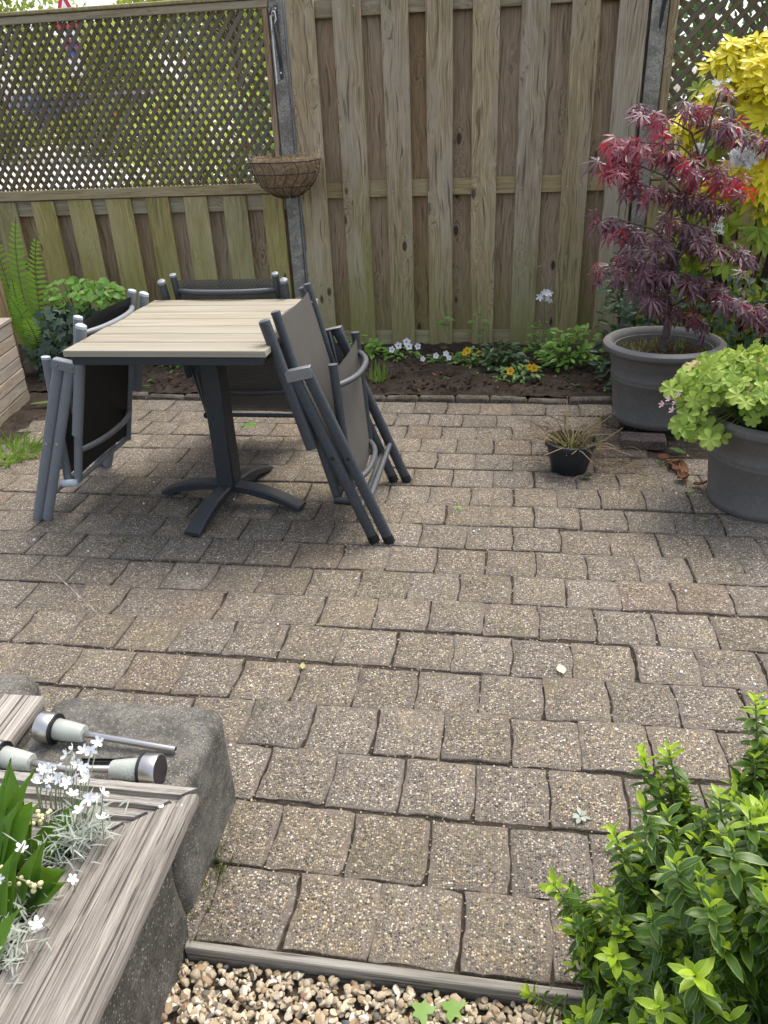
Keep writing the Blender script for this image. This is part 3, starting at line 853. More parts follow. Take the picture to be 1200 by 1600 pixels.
# grooved deck board (along x, mitred) and wide smooth plank (along y, mitred)
def deck_board():
    mb = MB(); prof = []
    y0, y1, zt, zb = .832, .978, .302, .272
    n = 5
    prof.append((y0, zb)); prof.append((y0, zt - .003)); prof.append((y0 + .003, zt))
    for i in range(1, n):
        yc = y0 + (y1 - y0) * i / n
        prof += [(yc - .0070, zt), (yc - .0048, zt - .011), (yc + .0048, zt - .011), (yc + .0070, zt)]
    prof += [(y1 - .003, zt), (y1, zt - .003), (y1, zb)]
    V = []; m = len(prof)
    xs = np.linspace(-1.9, 0, 60)
    for k, xx in enumerate(xs):
        for (y, z) in prof:
            xe = -.545 - (y1 - y) * (.165 / .146) - .004
            V.append((-1.9 + (xe + 1.9) * k / 59, y + .0012 * hn(xx * 9, y * 5), z + .0015 * hn(xx * 6, y * 40)))
    F = []
    for k in range(59):
        for i in range(m - 1):
            F.append((k * m + i, (k + 1) * m + i, (k + 1) * m + i + 1, k * m + i + 1))
        F.append((k * m + m - 1, (k + 1) * m + m - 1, (k + 1) * m, k * m))
    F.append(tuple(59 * m + i for i in range(m)))
    mb.add(V, F)
    mb.f = [q[::-1] for q in mb.f]
    o = mb.build('deck_board', M['deck'], angle=30)
    return tag(o, 'grooved silvered deck board, mitred, along the back of the raised bed', 'deck board')
deck_board()
def wide_plank():
    mb = MB(); x0, x1, zt, zb = -.716, -.545, .304, .272
    prof = [(x0, zb), (x0, zt - .004), (x0 + .004, zt)]
    for i in range(1, 16): prof.append((x0 + (x1 - x0) * i / 16, zt + .0022 * math.sin(i * 2.3) - (0.003 if i in (4, 9, 13) else 0)))
    prof += [(x1 - .010, zt - .002), (x1 - .003, zt - .008), (x1, zt - .016), (x1 - .002, zb)]
    V = []; m = len(prof); NK = 50
    for k in range(NK):
        for (x, z) in prof:
            ye = .972 - (x1 - x) * (.146 / .165) - .003
            yy = .12 + (ye - .12) * k / (NK - 1)
            V.append((x + .0015 * hn(x * 20, yy * 5), yy, z + .0012 * hn(x * 60, yy * 3)))
    F = []
    for k in range(NK - 1):
        for i in range(m - 1): F.append((k * m + i, k * m + i + 1, (k + 1) * m + i + 1, (k + 1) * m + i))
        F.append((k * m + m - 1, k * m, (k + 1) * m, (k + 1) * m + m - 1))
    F.append(tuple((NK - 1) * m + i for i in range(m)))
    mb.add(V, F)
    mb.f = [q[::-1] for q in mb.f]
    o = mb.build('wide_plank', M['plank'], None, angle=35)
    tag(o, 'wide silvered wooden plank with worn edge along the right side of the raised bed', 'plank')
    for (sx, sy) in ((-.690, .800), (-.565, .930), (-.600, .925)):
        MB().lathe([(.0055, 0), (.0055, .0015), (.0035, .002), (.0030, .0005)], 12).build('screw_head', M['bolt'], o, (sx, sy, .3035))
wide_plank()
tag(grid_mesh(-1.9, -.70, .10, .90, 60, 50, lambda x, y: .225 + .012 * hn(x * 2, y * 2) + random.uniform(-.005, .005)).build('raised_bed_soil', M['soil']), kind='structure')
# ------------------------------------------------------------------ table
TX, TY = -1.125, 2.742
tb = thing('garden_table', 'square garden table with bleached slat top on a dark cross-foot pedestal', 'table', (TX, TY, 0))
hw, hd = .355, .385
for i in range(7):
    a = -hd + 2 * hd * i / 7; b = -hd + 2 * hd * (i + 1) / 7
    MB().box(-hw, hw, a + .0026, b - .0026, .722, .744, .002).build('slat', M['tableslat'], tb)
ap = MB()
ap.box(-hw + .018, hw - .018, -hd + .016, -hd + .046, .690, .7195, .003).box(-hw + .018, hw - .018, hd - .046, hd - .016, .690, .7195, .003)
ap.box(-hw + .018, -hw + .048, -hd + .048, hd - .048, .691, .7190, .003).box(hw - .048, hw - .018, -hd + .048, hd - .048, .691, .7190, .003)
ap.box(-.16, .16, -.16, .16, .680, .7185, .004)
ap.build('apron', M['tabledark'], tb)
BX, BY = .018, -.010
rotb = math.radians(-10)
MB().box(-.040, .040, -.036, .036, .07, .690, .006).build('column', M['tabledark'], tb, (BX, BY, 0), (0, 0, rotb))
def foot():
    mb = MB(); P = []; n = 9
    V = []; F = []
    for i in range(n):
        t = i / (n - 1); x = .02 + .30 * t
        zt = .092 - .070 * t ** 2.2 ; zb = .062 - .056 * t ** 1.7
        if i == n - 1: zt = .024; zb = .010
        w = .030 + .004 * t
        V += [(x, -w, zb), (x, -w, zt - .006), (x, -w + .007, zt), (x, w - .007, zt), (x, w, zt - .006), (x, w, zb)]
    for i in range(n - 1):
        for k in range(6):
            k2 = (k + 1) % 6; F.append((i * 6 + k, (i + 1) * 6 + k, (i + 1) * 6 + k2, i * 6 + k2))
    F.append(tuple(range(6))); F.append(tuple((n - 1) * 6 + k for k in range(6))[::-1])
    mb.add(V, F); mb.f = [q[::-1] for q in mb.f]
    return mb
fm = foot().mesh('foot', M['tabledark'], True, 32)
pm = MB().lathe([(.022, 0.001), (.024, .005), (.022, .011), (.010, .012)], 16).mesh('glide', M['blackplastic'])
for k, ang in enumerate((rotb, rotb + math.pi / 2, rotb + math.pi, rotb + 1.5 * math.pi)):
    f_ = obj('foot', fm, tb, (BX, BY, 0), (0, 0, ang))
    obj('glide', pm, f_, (.292, 0, 0))

# ------------------------------------------------------------------ folded recliner chairs (local x = away from the table, y = width)
def chair(label, loc, rz, metal, fab, capm, tilt=0.0, drop=.03, spread=0.0):
    t = thing('folding_chair', label, 'chair', loc, rz, 'folded garden chairs')
    t.rotation_euler = (0, tilt, rz)
    W = .262
    def lerp(a, b, f): return (a[0] + (b[0] - a[0]) * f, a[1] + (b[1] - a[1]) * f)
    b0, b1 = (.174, .160), (.006 + drop * .2, .868 - drop)     # backrest
    s0, s1 = (.225, .150), (.190, .655)     # seat
    for s in (-1, 1):
        # legs
        for (p, q) in (((.310 + spread, .006), (.058 + spread * .4, .650)), ((.367, .006), (.106, .662))):
            lg = MB().tube([(p[0], s * W, p[1]), (q[0], s * W, q[1])], .0208, 14, .62, up=(1, 0, 0)).build('leg', metal, t)
            d = Vector((q[0] - p[0], 0, q[1] - p[1])).normalized()
            a = Vector((p[0], s * W, p[1]))
            MB().tube([a - d * .004, a + d * .026], .0216, 14, .64, up=(1, 0, 0)).build('foot_cap', M['blackplastic'] if metal == M['anthracite'] else metal, lg)
            e = Vector((q[0], s * W, q[1])) - d * .02
            MB().tube([e + Vector((0, s * .012, 0)), e + Vector((0, s * .0165, 0))], .006, 8).build('bolt', M['bolt'], lg)
            e = a + d * .36
            MB().tube([e + Vector((0, s * .012, 0)), e + Vector((0, s * .0165, 0))], .0065, 8).build('bolt', M['bolt'] if metal != M['anthracite'] else M['blackplastic'], lg)
        # hinge bracket over the leg tops
        hb = MB()
        Mh = Matrix.Translation((.083, s * W, .655)) @ Matrix.Rotation(-.22, 4, 'Y')
        hb.box(-.044, .044, -.0165, .0165, .004, .0085, .002, Mh).box(-.044, .044, s * .0150, s * .0175, -.028, .006, .001, Mh)
        hb.tube([Mh @ Vector((-.030, s * .014, -.012)), Mh @ Vector((-.030, s * .021, -.012))], .006, 8).tube([Mh @ Vector((.026, s * .014, -.012)), Mh @ Vector((.026, s * .021, -.012))], .006, 8)
        hb.build('hinge', M['zinc'] if metal == M['anthracite'] else M['lightmetal'], t)
        # arm
        a0, a1 = (.104, .372), (-.022 + drop * .2, .846 - drop)
        ar = MB().tube([(a0[0], s * (W + .002), a0[1]), (a1[0], s * (W + .002), a1[1])], .0205, 14, .8, up=(1, 0, 0)).build('armrest', metal, t)
        d = Vector((a1[0] - a0[0], 0, a1[1] - a0[1])).normalized(); e = Vector((a1[0], s * (W + .002), a1[1]))
        MB().tube([e - d * .004, e + d * .006, e + d * .011], [.0210, .0200, .012], 14, .8, up=(1, 0, 0)).build('cap', capm, ar)
        # back tube
        bt = MB().tube([(b0[0], s * .222, b0[1]), (b1[0], s * .222, b1[1])], .0165, 14, .85, up=(1, 0, 0)).build('back_tube', metal, t)
        d = Vector((b1[0] - b0[0], 0, b1[1] - b0[1])).normalized(); e = Vector((b1[0], s * .222, b1[1]))
        MB().tube([e - d * .003, e + d * .005, e + d * .008], [.0172, .0165, .009], 14, .85, up=(1, 0, 0)).build('cap', capm, bt)
        # locking rod between arm and back
        q = lerp(b0, b1, .70); 
        MB().tube([(q[0] + .02, s * .243, q[1] + .02), (q[0] + .05, s * .243, q[1] - .16)], .004, 8).build('lock_rod', M['zinc'], t)
        # seat tube
        st = MB().tube([(s0[0], s * .210, s0[1]), (s1[0], s * .210, s1[1])], .0165, 14, .85, up=(1, 0, 0)).build('seat_tube', metal, t)
        d = Vector((s1[0] - s0[0], 0, s1[1] - s0[1])).normalized(); e = Vector((s1[0], s * .210, s1[1]))
        MB().tube([e - d * .003, e + d * .006], .0172, 14, .85, up=(1, 0, 0)).build('cap', capm, st)
        MB().tube([(.165, s * .236, .158), (.235, s * .236, .152)], .015, 10).build('pivot_block', M['blackplastic'] if metal == M['anthracite'] else M['cap'], t)
    def panel(name, p, q, w, sag, mat, off):
        mb = MB(); V = []; F = []; nu, nv = 8, 14
        for j in range(nv + 1):
            c = lerp(p, q, j / nv)
            for i in range(nu + 1):
                u = -1 + 2 * i / nu
                V.append((c[0] + off + sag * (1 - u * u), u * w, c[1]))
        for j in range(nv):
            for i in range(nu):
                a = j * (nu + 1) + i; F.append((a, a + 1, a + nu + 2, a + nu + 1))
        n0 = len(V)
        V2 = [(x + .0022, y, z) for x, y, z in V]
        F2 = [tuple(k + n0 for k in f[::-1]) for f in F]
        mb.add(V + V2, F + F2)
        return mb.build(name, mat, t, angle=None)
    panel('back_fabric', lerp(b0, b1, .03), lerp(b0, b1, .97), .212, .010, fab, -.002)
    panel('seat_fabric', lerp(s0, s1, .04), lerp(s0, s1, .97), .200, .008, fab, .002)
    def bow(p, w, out, name='bow', r=.0115, dz=0):
        pts = []
        for i in range(13):
            u = -1 + i / 6; pts.append((p[0] + out * (1 - abs(u) ** 2.6), u * w, p[1] + dz * (1 - u * u)))
        MB().tube(pts, r, 10).build(name, metal, t)
    bow(lerp(b0, b1, .905), .222, -.050)
    bow(lerp(b0, b1, .20), .222, -.045)
    bow(lerp(s0, s1, .86), .210, .060)
    bow(lerp(s0, s1, .12), .210, .050)
    bow(b0, .236, 0, 'back_bar', .010)
    bow((.262, .128), W, 0, 'stretcher', .0105)
    bow((.300, .176), W, 0, 'stretcher', .0105)
    return t
chair('dark grey folded chair leaning on the right edge of the table', (-.770, 2.700, 0), 0, M['anthracite'], M['fabric_dark'], M['anthracite'])
chair('light grey folded chair with black fabric leaning on the left edge of the table', (-1.495, 2.782, 0), math.pi, M['lightmetal'], M['fabric_black'], M['cap'], 0.0, .062, .014)
chair('dark grey folded chair standing behind the table against its back edge', (-1.172, 3.142, 0), math.pi / 2, M['anthracite'], M['fabric_dark'], M['lightmetal'])

# ------------------------------------------------------------------ pots
def big_pot(label, loc):
    t = thing('flower_pot', label, 'flower pot', loc)
    prof = [(.150, .0), (.188, .0), (.196, .012), (.199, .03), (.196, .036), (.207, .12), (.218, .20), (.2215, .205), (.2225, .212), (.2205, .218), (.2225, .224), (.2240, .232), (.2215, .238), (.228, .285), (.2325, .290), (.236, .335), (.240, .340)]
    MB().lathe(prof + [(.235, .345), (.215, .345), (.20, .20), (.15, .18)], 72).build('body', M['potgrey'], t)
    rim = []
    for i in range(17):
        a = math.radians(-100 + 320 * i / 16 * .75); rim.append((.245 + .024 * math.cos(a), .352 + .022 * math.sin(a)))
    V = MB().lathe([(.222, .330), (.250, .332), (.266, .340), (.272, .352), (.270, .366), (.258, .376), (.243, .378), (.230, .370), (.222, .352), (.214, .30)], 72)
    V.f = V.f[:-2]
    V.build('rim', M['potgrey'], t)
    mb = MB(); V = []; F = []
    for j in range(9):
        for i in range(28):
            a = 2 * math.pi * i / 28; r = .213 * j / 8
            V.append((r * math.cos(a), r * math.sin(a), .318 + .010 * hn(r * 20 * math.cos(a), r * 20 * math.sin(a)) + .012 * (1 - j / 8)))
    for j in range(8):
        for i in range(28):
            k = (i + 1) % 28; F.append((j * 28 + i, (j + 1) * 28 + i, (j + 1) * 28 + k, j * 28 + k))
    mb.add(V, F).build('pot_soil', M['potsoil'], t)
    return t
POT1 = (.715, 3.655, .052); POT2 = (1.000, 2.875, 0.0)
big_pot('large grey plastic pot with the red maple, standing on bricks', POT1)
big_pot('large grey plastic pot with the lime green geranium, at the right edge', POT2)
def brick(label, loc, rz):
    o = MB().box(-.1, .1, -.05, .05, 0, .050, .006).build('brick', M['brick'], None, loc, (0, 0, rz))
    tag(o, label, 'brick')
brick('reddish brown brick under the front of the maple pot', (.628, 3.405, .002), -.10)
brick('grey brick end under the left side of the maple pot', (.600, 3.700, .002), .6)
brick('brick under the back of the maple pot', (.800, 3.800, .002), .2)
sp = thing('small_pot', 'small black plastic pot of dry twigs on the patio', 'flower pot', (.285, 3.130, 0))
MB().lathe([(.045, .002), (.070, .0), (.075, .007), (.101, .118), (.105, .119), (.110, .123), (.113, .136), (.111, .142), (.106, .143), (.101, .135), (.094, .108), (.05, .105)], 56).build('body', M['potblack'], sp)
MB().lathe([(.097, .112), (.06, .118), (.02, .122)], 24).build('pot_soil', M['potsoil'], sp)

# ------------------------------------------------------------------ hanging basket on its bracket
hb = thing('hanging_basket', 'wire hanging basket lined with brown coir, hung on the grey post', 'hanging basket', (-1.305, 4.765, .975))
R_, HB = .205, .205
def bowl(f): # f 0 bottom .. 1 rim
    a = f * math.pi / 2 * .96
    return (R_ * math.sin(a), HB * (1 - math.cos(a)) / (1 - math.cos(math.pi / 2 * .96)))
prof = [(bowl(i / 10)[0] * .965, bowl(i / 10)[1] + .004) for i in range(11)]
inner = [(r * .90, z + .012) for r, z in prof[::-1]]
mb = MB(); mb.lathe([(max(r, .004), z) for r, z in prof + [(prof[-1][0] * .96, prof[-1][1] + .016)] + inner[:-3]], 48)
mb.v = [(x + random.uniform(-.004, .004), y + random.uniform(-.004, .004), z + random.uniform(-.004, .004)) for x, y, z in mb.v]
mb.build('coir_liner', M['coir'], hb, angle=70)
fb = MB()
for i in range(2400):
    f = random.uniform(.0, 1.0) ** .5; a = random.uniform(0, 6.283)
    r, z = bowl(f); r *= .97 if random.random() < .6 else .88
    if f < .86 and random.random() < .75: continue
    p = Vector((r * math.cos(a), r * math.sin(a), z + .006 + (.018 * random.random() if f > .9 else 0)))
    d = Vector((random.gauss(0, 1), random.gauss(0, 1), random.gauss(0, .8) + (.9 if f > .9 else 0))).normalized() * random.uniform(.010, .036)
    k = Vector((random.gauss(0, .006), random.gauss(0, .006), random.gauss(0, .006)))
    fb.tube([p, p + d * .5 + k, p + d], .0008, 3, caps=False)
o = fb.build('coir_fibres', M['fibre'], hb, angle=None); o['kind'] = 'stuff'
def ring_pts(r, z, n=40): return [(r * math.cos(2 * math.pi * i / n), r * math.sin(2 * math.pi * i / n), z) for i in range(n + 1)]
for f, rr in ((1.0, .0028), (.80, .0018), (.55, .0018), (.28, .0018)):
    r, z = bowl(f); MB().tube(ring_pts(r * 1.01, z), rr, 6).build('wire_ring', M['wire'], hb)
for k in range(18):
    a = 2 * math.pi * k / 18
    pts = [(bowl(i / 8)[0] * 1.005 * math.cos(a + .12 * math.sin(i * 1.2)), bowl(i / 8)[0] * 1.005 * math.sin(a + .12 * math.sin(i * 1.2)), bowl(i / 8)[1]) for i in range(1, 9)]
    MB().tube(pts, .0016, 5).build('wire_rib', M['wire'], hb)
HK = Vector((-.005, .055, .895))
for a in (math.radians(75), math.radians(200), math.radians(330)):
    e = Vector((R_ * math.cos(a), R_ * math.sin(a), HB)); n = 42; mb = MB()
    for i in range(n):
        c = HK.lerp(e, (i + .5) / n); d = (e - HK).normalized() * .0125
        side = d.orthogonal().normalized() if i % 2 else d.cross(d.orthogonal()).normalized()
        mb.tube([c - d, c - d * .6 + side * .0035, c + d * .6 + side * .0035, c + d, c + d * .6 - side * .0035, c - d * .6 - side * .0035, c - d], .0009, 4, caps=False)
    mb.build('chain', M['chain'], hb)
MB().tube([HK + Vector((.0, 0, -.01)), HK + Vector((.012, 0, .01)), HK + Vector((.008, 0, .045)), HK + Vector((-.012, 0, .05)), HK + Vector((-.016, 0, .02)), HK + Vector((-.016, 0, -.30))], .0032, 8).build('hook', M['white'], hb)
br = thing('wall_bracket', 'dark metal hanging bracket screwed to the grey post above the basket', 'bracket', (-1.338, 4.984, 1.60))
MB().box(-.010, .010, -.0035, .0035, .0, .36, .001).build('strap', M['anthracite'], br, (0, -.004, 0))
MB().tube([(0, -.006, .33), (0, -.10, .315), (.015, -.19, .300), (.025, -.205, .315), (.028, -.20, .33)], .0055, 8).build('arm', M['anthracite'], br)
MB().tube([(0, -.008, .06), (0, -.05, .16), (.01, -.12, .30)], .0045, 8).build('brace', M['anthracite'], br)
for zz in (.03, .345): MB().tube([(0, -.006, zz), (0, -.012, zz)], .006, 8).build('screw', M['bolt'], br)

# ------------------------------------------------------------------ solar lamps on the block
def lamp(label, loc, rz, tilt, tube_len=.17):
    """axis along local +x: head at the origin, tube leading away"""
    t = thing('solar_lamp', label, 'solar lamp', loc)
    t.rotation_euler = (0, tilt, rz)
    def lx(prof, name, mat, par, seg=32):
        mb = MB(); mb.lathe(prof, seg); mb.v = [(z, y, -x) for x, y, z in mb.v]
        return mb.build(name, mat, par)
    h = lx([(.010, .0), (.0305, .0), (.0315, .002), (.0315, .030), (.0305, .032), (.029, .028), (.02, .026)], 'head', M['steel'], t)
    lx([(.004, -.0016), (.0285, -.0012), (.0290, .001)], 'solar_panel', M['panel'], h)
    lx([(.031, .0325), (.0322, .0335), (.0320, .0375), (.024, .0385)], 'collar', M['blackplastic'], t)
    d = lx([(.0215, .036), (.0225, .040), (.0205, .070), (.0178, .098), (.0170, .100), (.008, .101)], 'diffuser', M['diffuser'], t)
    for q in (): lx([(.0235 - (q - .04) * .09 - .0005, q), (.0240 - (q - .04) * .09, q + .0015), (.0235 - (q - .04) * .09 - .0005, q + .003)], 'ridge', M['diffuser'], d)
    tu = lx([(.0065, .098), (.0072, .099), (.0072, .098 + tube_len), (.0062, .098 + tube_len), (.0060, .090 + tube_len)], 'tube', M['steel'], t, 20)
    lx([(.001, .0965 + tube_len), (.0058, .0968 + tube_len)], 'bore_shade_disc', M['blackplastic'], tu, 16)  # black disc stands in for the shaded hollow of the tube end
    return t
lamp('steel solar lamp lying with its head to the left and tube to the right', (-.945, 1.103, .298), -.045, .072, .205)
lamp('steel solar lamp lying with its dark solar panel facing right', (-.640, 1.014, .298), math.pi + .02, .07, .13)
lamp('steel solar lamp at the left edge behind the broad leaves', (-1.012, 1.016, .298), -.05, .07, .10)
st = thing('ground_stake', 'black plastic ground stake lying between the solar lamps', 'stake', (-.826, 1.045, .272), .10)
MB().box(0, .078, -.005, .005, -.001, .001, .0004).box(0, .078, -.001, .001, -.0055, .0055, .0004).build('blade', M['blackplastic'], st)
mb = MB(); mb.lathe([(.0055, 0), (.0062, .002), (.0062, .024), (.0045, .025)], 16); mb.v = [(z + .078, y, -x) for x, y, z in mb.v]; mb.build('socket', M['blackplastic'], st)

# ------------------------------------------------------------------ left edge: slatted planter and post
sl = thing('slatted_planter', 'weathered slatted wooden planter box at the left edge', 'planter', (-2.735, 3.930, 0), math.radians(12))
for i in range(7):
    z0 = .005 + i * .0645
    MB().box(-.018, .0, -1.1, .0, z0, z0 + .060, .003).build('slat', M['slatbox'], sl, (random.uniform(-.002, .002), 0, 0))
    MB().box(-.62, -.018, .0, .018, z0, z0 + .060, .003).build('slat', M['slatbox'], sl)
MB().box(-.060, .004, -1.1, .02, .457, .478, .003).build('top_rail', M['slatbox'], sl)
MB().box(-.056, -.019, -.04, -.003, .0, .456, .003).build('corner_post', M['slatbox'], sl)
MB().box(-.60, -.02, -1.1, -.004, .0, .40, .003).build('planter_soil', M['soil'], sl)
o = MB().box(-.085, .085, -.05, .05, -.1, .86, .006).build('wood_post', M['back_board'], None, (-3.04, 4.22, 0))
tag(o, 'dark weathered wooden post beside the fern at the left edge', 'post')

# ------------------------------------------------------------------ beyond the fence
def sign():
    t = thing('traffic_sign', 'traffic sign with red warning triangle over a blue no parking disc', 'traffic sign', (-10.42, 20.0, .5), math.radians(-20))
    MB().tube([(0, .03, -.2), (0, .03, 3.5)], .035, 12).build('pole', M['lightmetal'], t)
    def tri(s, z): return [(-s * .5, 0, z), (s * .5, 0, z), (0, 0, z + s * .866)]
    def plate(P, y0, th):
        n = len(P); V = [(p[0], y0, p[2]) for p in P] + [(p[0], y0 + th, p[2]) for p in P]
        F = [tuple(range(n)), tuple(range(n, 2 * n))[::-1]] + [(i, i + n, (i + 1) % n + n, (i + 1) % n) for i in range(n)]
        return V, F
    V, F = plate(tri(.95, 2.90), -.006, .006); w = MB().add(V, F).build('warning_triangle', M['red'], t, smooth=False)
    V, F = plate(tri(.56, 3.01), -.010, .003); MB().add(V, F).build('triangle_field', M['white'], w, smooth=False)
    MB().box(-.26, .26, -.006, .0, 1.95, 2.86, .01).build('back_plate', M['white'], t)
    def disc(r, z, y, th):
        P = [(r * math.cos(i * math.pi / 16), 0, z + r * math.sin(i * math.pi / 16)) for i in range(32)]
        return plate(P, y, th)
    V, F = disc(.20, 2.50, -.014, .006); d = MB().add(V, F).build('parking_disc', M['red'], t, smooth=False)
    V, F = disc(.155, 2.50, -.018, .003); MB().add(V, F).build('disc_field', M['blue'], d, smooth=False)
    s_ = MB().box(-.14, .14, -.0215, -.019, -.018, .018, .001).build('disc_bar', M['red'], d); s_.location = (0, 0, 2.50); s_.rotation_euler = (0, math.radians(45), 0)
sign()
def car(label, loc, rz, body, h=1.0):
    t = thing('parked_car', label, 'car', loc, rz)
    P = [(-2.0, .35), (-2.05, .75), (-1.9, .95), (-1.2, 1.05), (-.6, 1.48), (1.2, 1.52), (1.8, 1.1), (2.05, .95), (2.1, .4)]
    V = []; F = []; n = len(P)
    for (y, ins) in ((-.85, .0), (-.80, .0), (.80, 0), (.85, 0)):
        for (x, z) in P:
            k = .12 if z > 1.2 else 0
            V.append((x, y * (1 - k) , z * h))
    for a in range(3):
        for i in range(n):
            j = (i + 1) % n; F.append((a * n + i, a * n + j, (a + 1) * n + j, (a + 1) * n + i))
    F.append(tuple(range(n))[::-1]); F.append(tuple(3 * n + i for i in range(n)))
    MB().add(V, F).build('body', body, t, angle=25)
    MB().box(1.42, 1.50, -.62, .62, 1.14 * h, 1.42 * h, .02, Matrix.Rotation(0, 4, 'Y')).build('rear_window', M['glass'], t, (.20, 0, 0))
    for s in (-1, 1):
        MB().box(-.5, 1.1, -.01, .01, 1.08 * h, 1.40 * h, .004).build('side_window', M['glass'], t, (0, s * .80, 0))
        MB().box(2.02, 2.10, -.10, .10, .78 * h, .98 * h, .02).build('tail_light', M['red'], t, (0, s * .68, 0))
        for xw in (-1.3, 1.3):
            w = MB().tube([(xw, s * .70, .32), (xw, s * .86, .32)], .32, 20).build('wheel', M['cardark'], t)
            MB().tube([(xw, s * .865, .32), (xw, s * .87, .32)], .20, 16).build('rim', M['lightmetal'], w)
car('dark blue car parked across the street, seen through the trellis', (-17.2, 30.0, .8), math.radians(65), M['carblue'], 1.12)
car('black car with red tail light, seen through the trellis', (-13.0, 29.0, .8), math.radians(-70), M['cardark'])
# ------------------------------------------------------------------ plants
U = random.uniform
def rv(s=1.0): return Vector((random.gauss(0, s), random.gauss(0, s), random.gauss(0, s)))

# ---- red maple in its pot
mp = thing('maple_tree', 'red and purple leaved Japanese maple growing in the grey pot', 'maple', (POT1[0], POT1[1], POT1[2] + .32))
MAPLE = [((.473, 3.6, 1.376), (.66, 3.7, 1.302), 12, 1), ((.687, 3.7, 1.383), (.924, 3.8, 1.289), 22, 1), ((.835, 3.75, 1.43), (.897, 3.85, 1.405), 4, 1),
 ((.374, 3.5, 1.254), (.665, 3.6, 1.223), 22, 2), ((.355, 3.45, 1.192), (.515, 3.55, 1.152), 10, 2), ((.616, 3.6, 1.212), (.799, 3.7, 1.127), 14, 1),
 ((.705, 3.5, 1.157), (.922, 3.6, 1.083), 18, 2), ((.477, 3.5, 1.099), (.61, 3.6, 1.055), 8, 1), ((.609, 3.6, 1.067), (.896, 3.7, .994), 20, 0),
 ((.858, 3.85, 1.291), (1.129, 3.95, 1.223), 18, 0), ((.356, 3.45, .978), (.492, 3.55, .937), 8, 1), ((.502, 3.55, .911), (.697, 3.65, .84), 16, 0),
 ((.656, 3.65, .959), (.874, 3.75, .862), 18, 0), ((.765, 3.6, .86), (1.035, 3.7, .781), 24, 0), ((.345, 3.5, .757), (.489, 3.6, .758), 7, 1),
 ((.492, 3.6, .812), (.722, 3.7, .708), 16, 0), ((.584, 3.55, .766), (.937, 3.65, .655), 30, 0), ((.876, 3.5, .665), (1.158, 3.6, .53), 28, 0),
 ((.635, 3.6, .618), (.86, 3.7, .507), 18, 0), ((.53, 3.5, .709), (.66, 3.6, .64), 6, 0)]
ML = Vector(mp.location)
trunk = [Vector((0, 0, -.03)), Vector((.01, .0, .16)), Vector((-.02, .01, .32)), Vector((.03, .02, .50)), Vector((.02, .03, .68)), Vector((.08, .04, .88))]
MB().tube(trunk, [.021, .017, .014, .011, .008, .005], 10).build('trunk', M['maple_bark'], mp)
dark_items, red_items = [], []
MS = [maple_leaf(.45 + .12 * (k % 4), k) for k in range(8)]
for a, b, n, c in MAPLE:
    a = Vector(a) - ML; b = Vector(b) - ML
    # limb from the trunk to the spray, then along it
    zt = max(.2, min(.85, min(a.z, b.z) - .12)); k = 0
    for i in range(len(trunk) - 1):
        if trunk[i].z <= zt <= trunk[i + 1].z: k = i
    f = (zt - trunk[k].z) / max(.01, trunk[k + 1].z - trunk[k].z)
    s = trunk[k].lerp(trunk[k + 1], min(1, max(0, f)))
    near, far = (a, b) if (a - s).length < (b - s).length else (b, a)
    m_ = s.lerp(near, .55) + Vector((U(-.02, .02), U(-.02, .02), .035))
    MB().tube([s, m_, near + Vector((0, 0, .02)), near.lerp(far, .6) + Vector((0, 0, .02)), far], [.0055, .0042, .003, .0022, .0012], 6).build('branch', M['maple_bark'], mp)
    out = (far - near).normalized()
    n = int(n * 1.85)
    for i in range(n):
        t = U(0, 1.04); p = near.lerp(far, t) + Vector((U(-.02, .02), random.gauss(0, .055), random.gauss(0, .020)))
        d = Vector((random.gauss(out.x * .8, .7), random.gauss(-.45, .6), U(-.9, -.25)))
        up = Vector((random.gauss(.1, .3), random.gauss(-.25, .3), 1))
        it = (random.randrange(8), frame(p, d, up, U(.055, .088)))
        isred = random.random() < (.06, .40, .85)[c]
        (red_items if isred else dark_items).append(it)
nr = len(red_items)
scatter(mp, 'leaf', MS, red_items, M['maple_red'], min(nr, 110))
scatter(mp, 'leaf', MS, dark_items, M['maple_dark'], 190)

# weeds in the maple pot
def grass_tuft(name, label, cat, loc, n, rad, hmin, hmax, mat, spread=.5, w=.004, group=None, as_part_of=None, part_limit=0, sh=None):
    sh = sh or [blade(1, .05, 4, .25 + .2 * k, .2, .3, .0, .5) for k in range(3)]
    its = []
    for i in range(n):
        a = U(0, 6.283); r = rad * math.sqrt(random.random()); h = U(hmin, hmax)
        d = Vector((math.cos(a) * spread * U(.2, 1.2), math.sin(a) * spread * U(.2, 1.2), 1))
        its.append((random.randrange(len(sh)), frame((r * math.cos(a), r * math.sin(a), 0), d, (math.cos(a), math.sin(a), .3), (w / .05 * U(.7, 1.3), h, h))))
    par = as_part_of or thing(name, label, cat, loc, 0, group)
    if as_part_of is not None:
        its = [(k, Matrix.Translation(loc) @ m) for k, m in its]
    scatter(par, 'blade', sh, its, mat, part_limit, 'blades')
    return par
wd = thing('pot_weeds', 'thin grassy weeds on the soil of the maple pot', 'weeds', (POT1[0], POT1[1], POT1[2] + .325))
wd['kind'] = 'stuff'
for i in range(26):
    a = U(0, 6.28); r = .2 * math.sqrt(random.random())
    grass_tuft('', '', '', (r * math.cos(a), r * math.sin(a), 0), 6, .02, .015, .055, M['drygrass'] if random.random() < .7 else M['grass'], 1.6, .0025, as_part_of=wd)

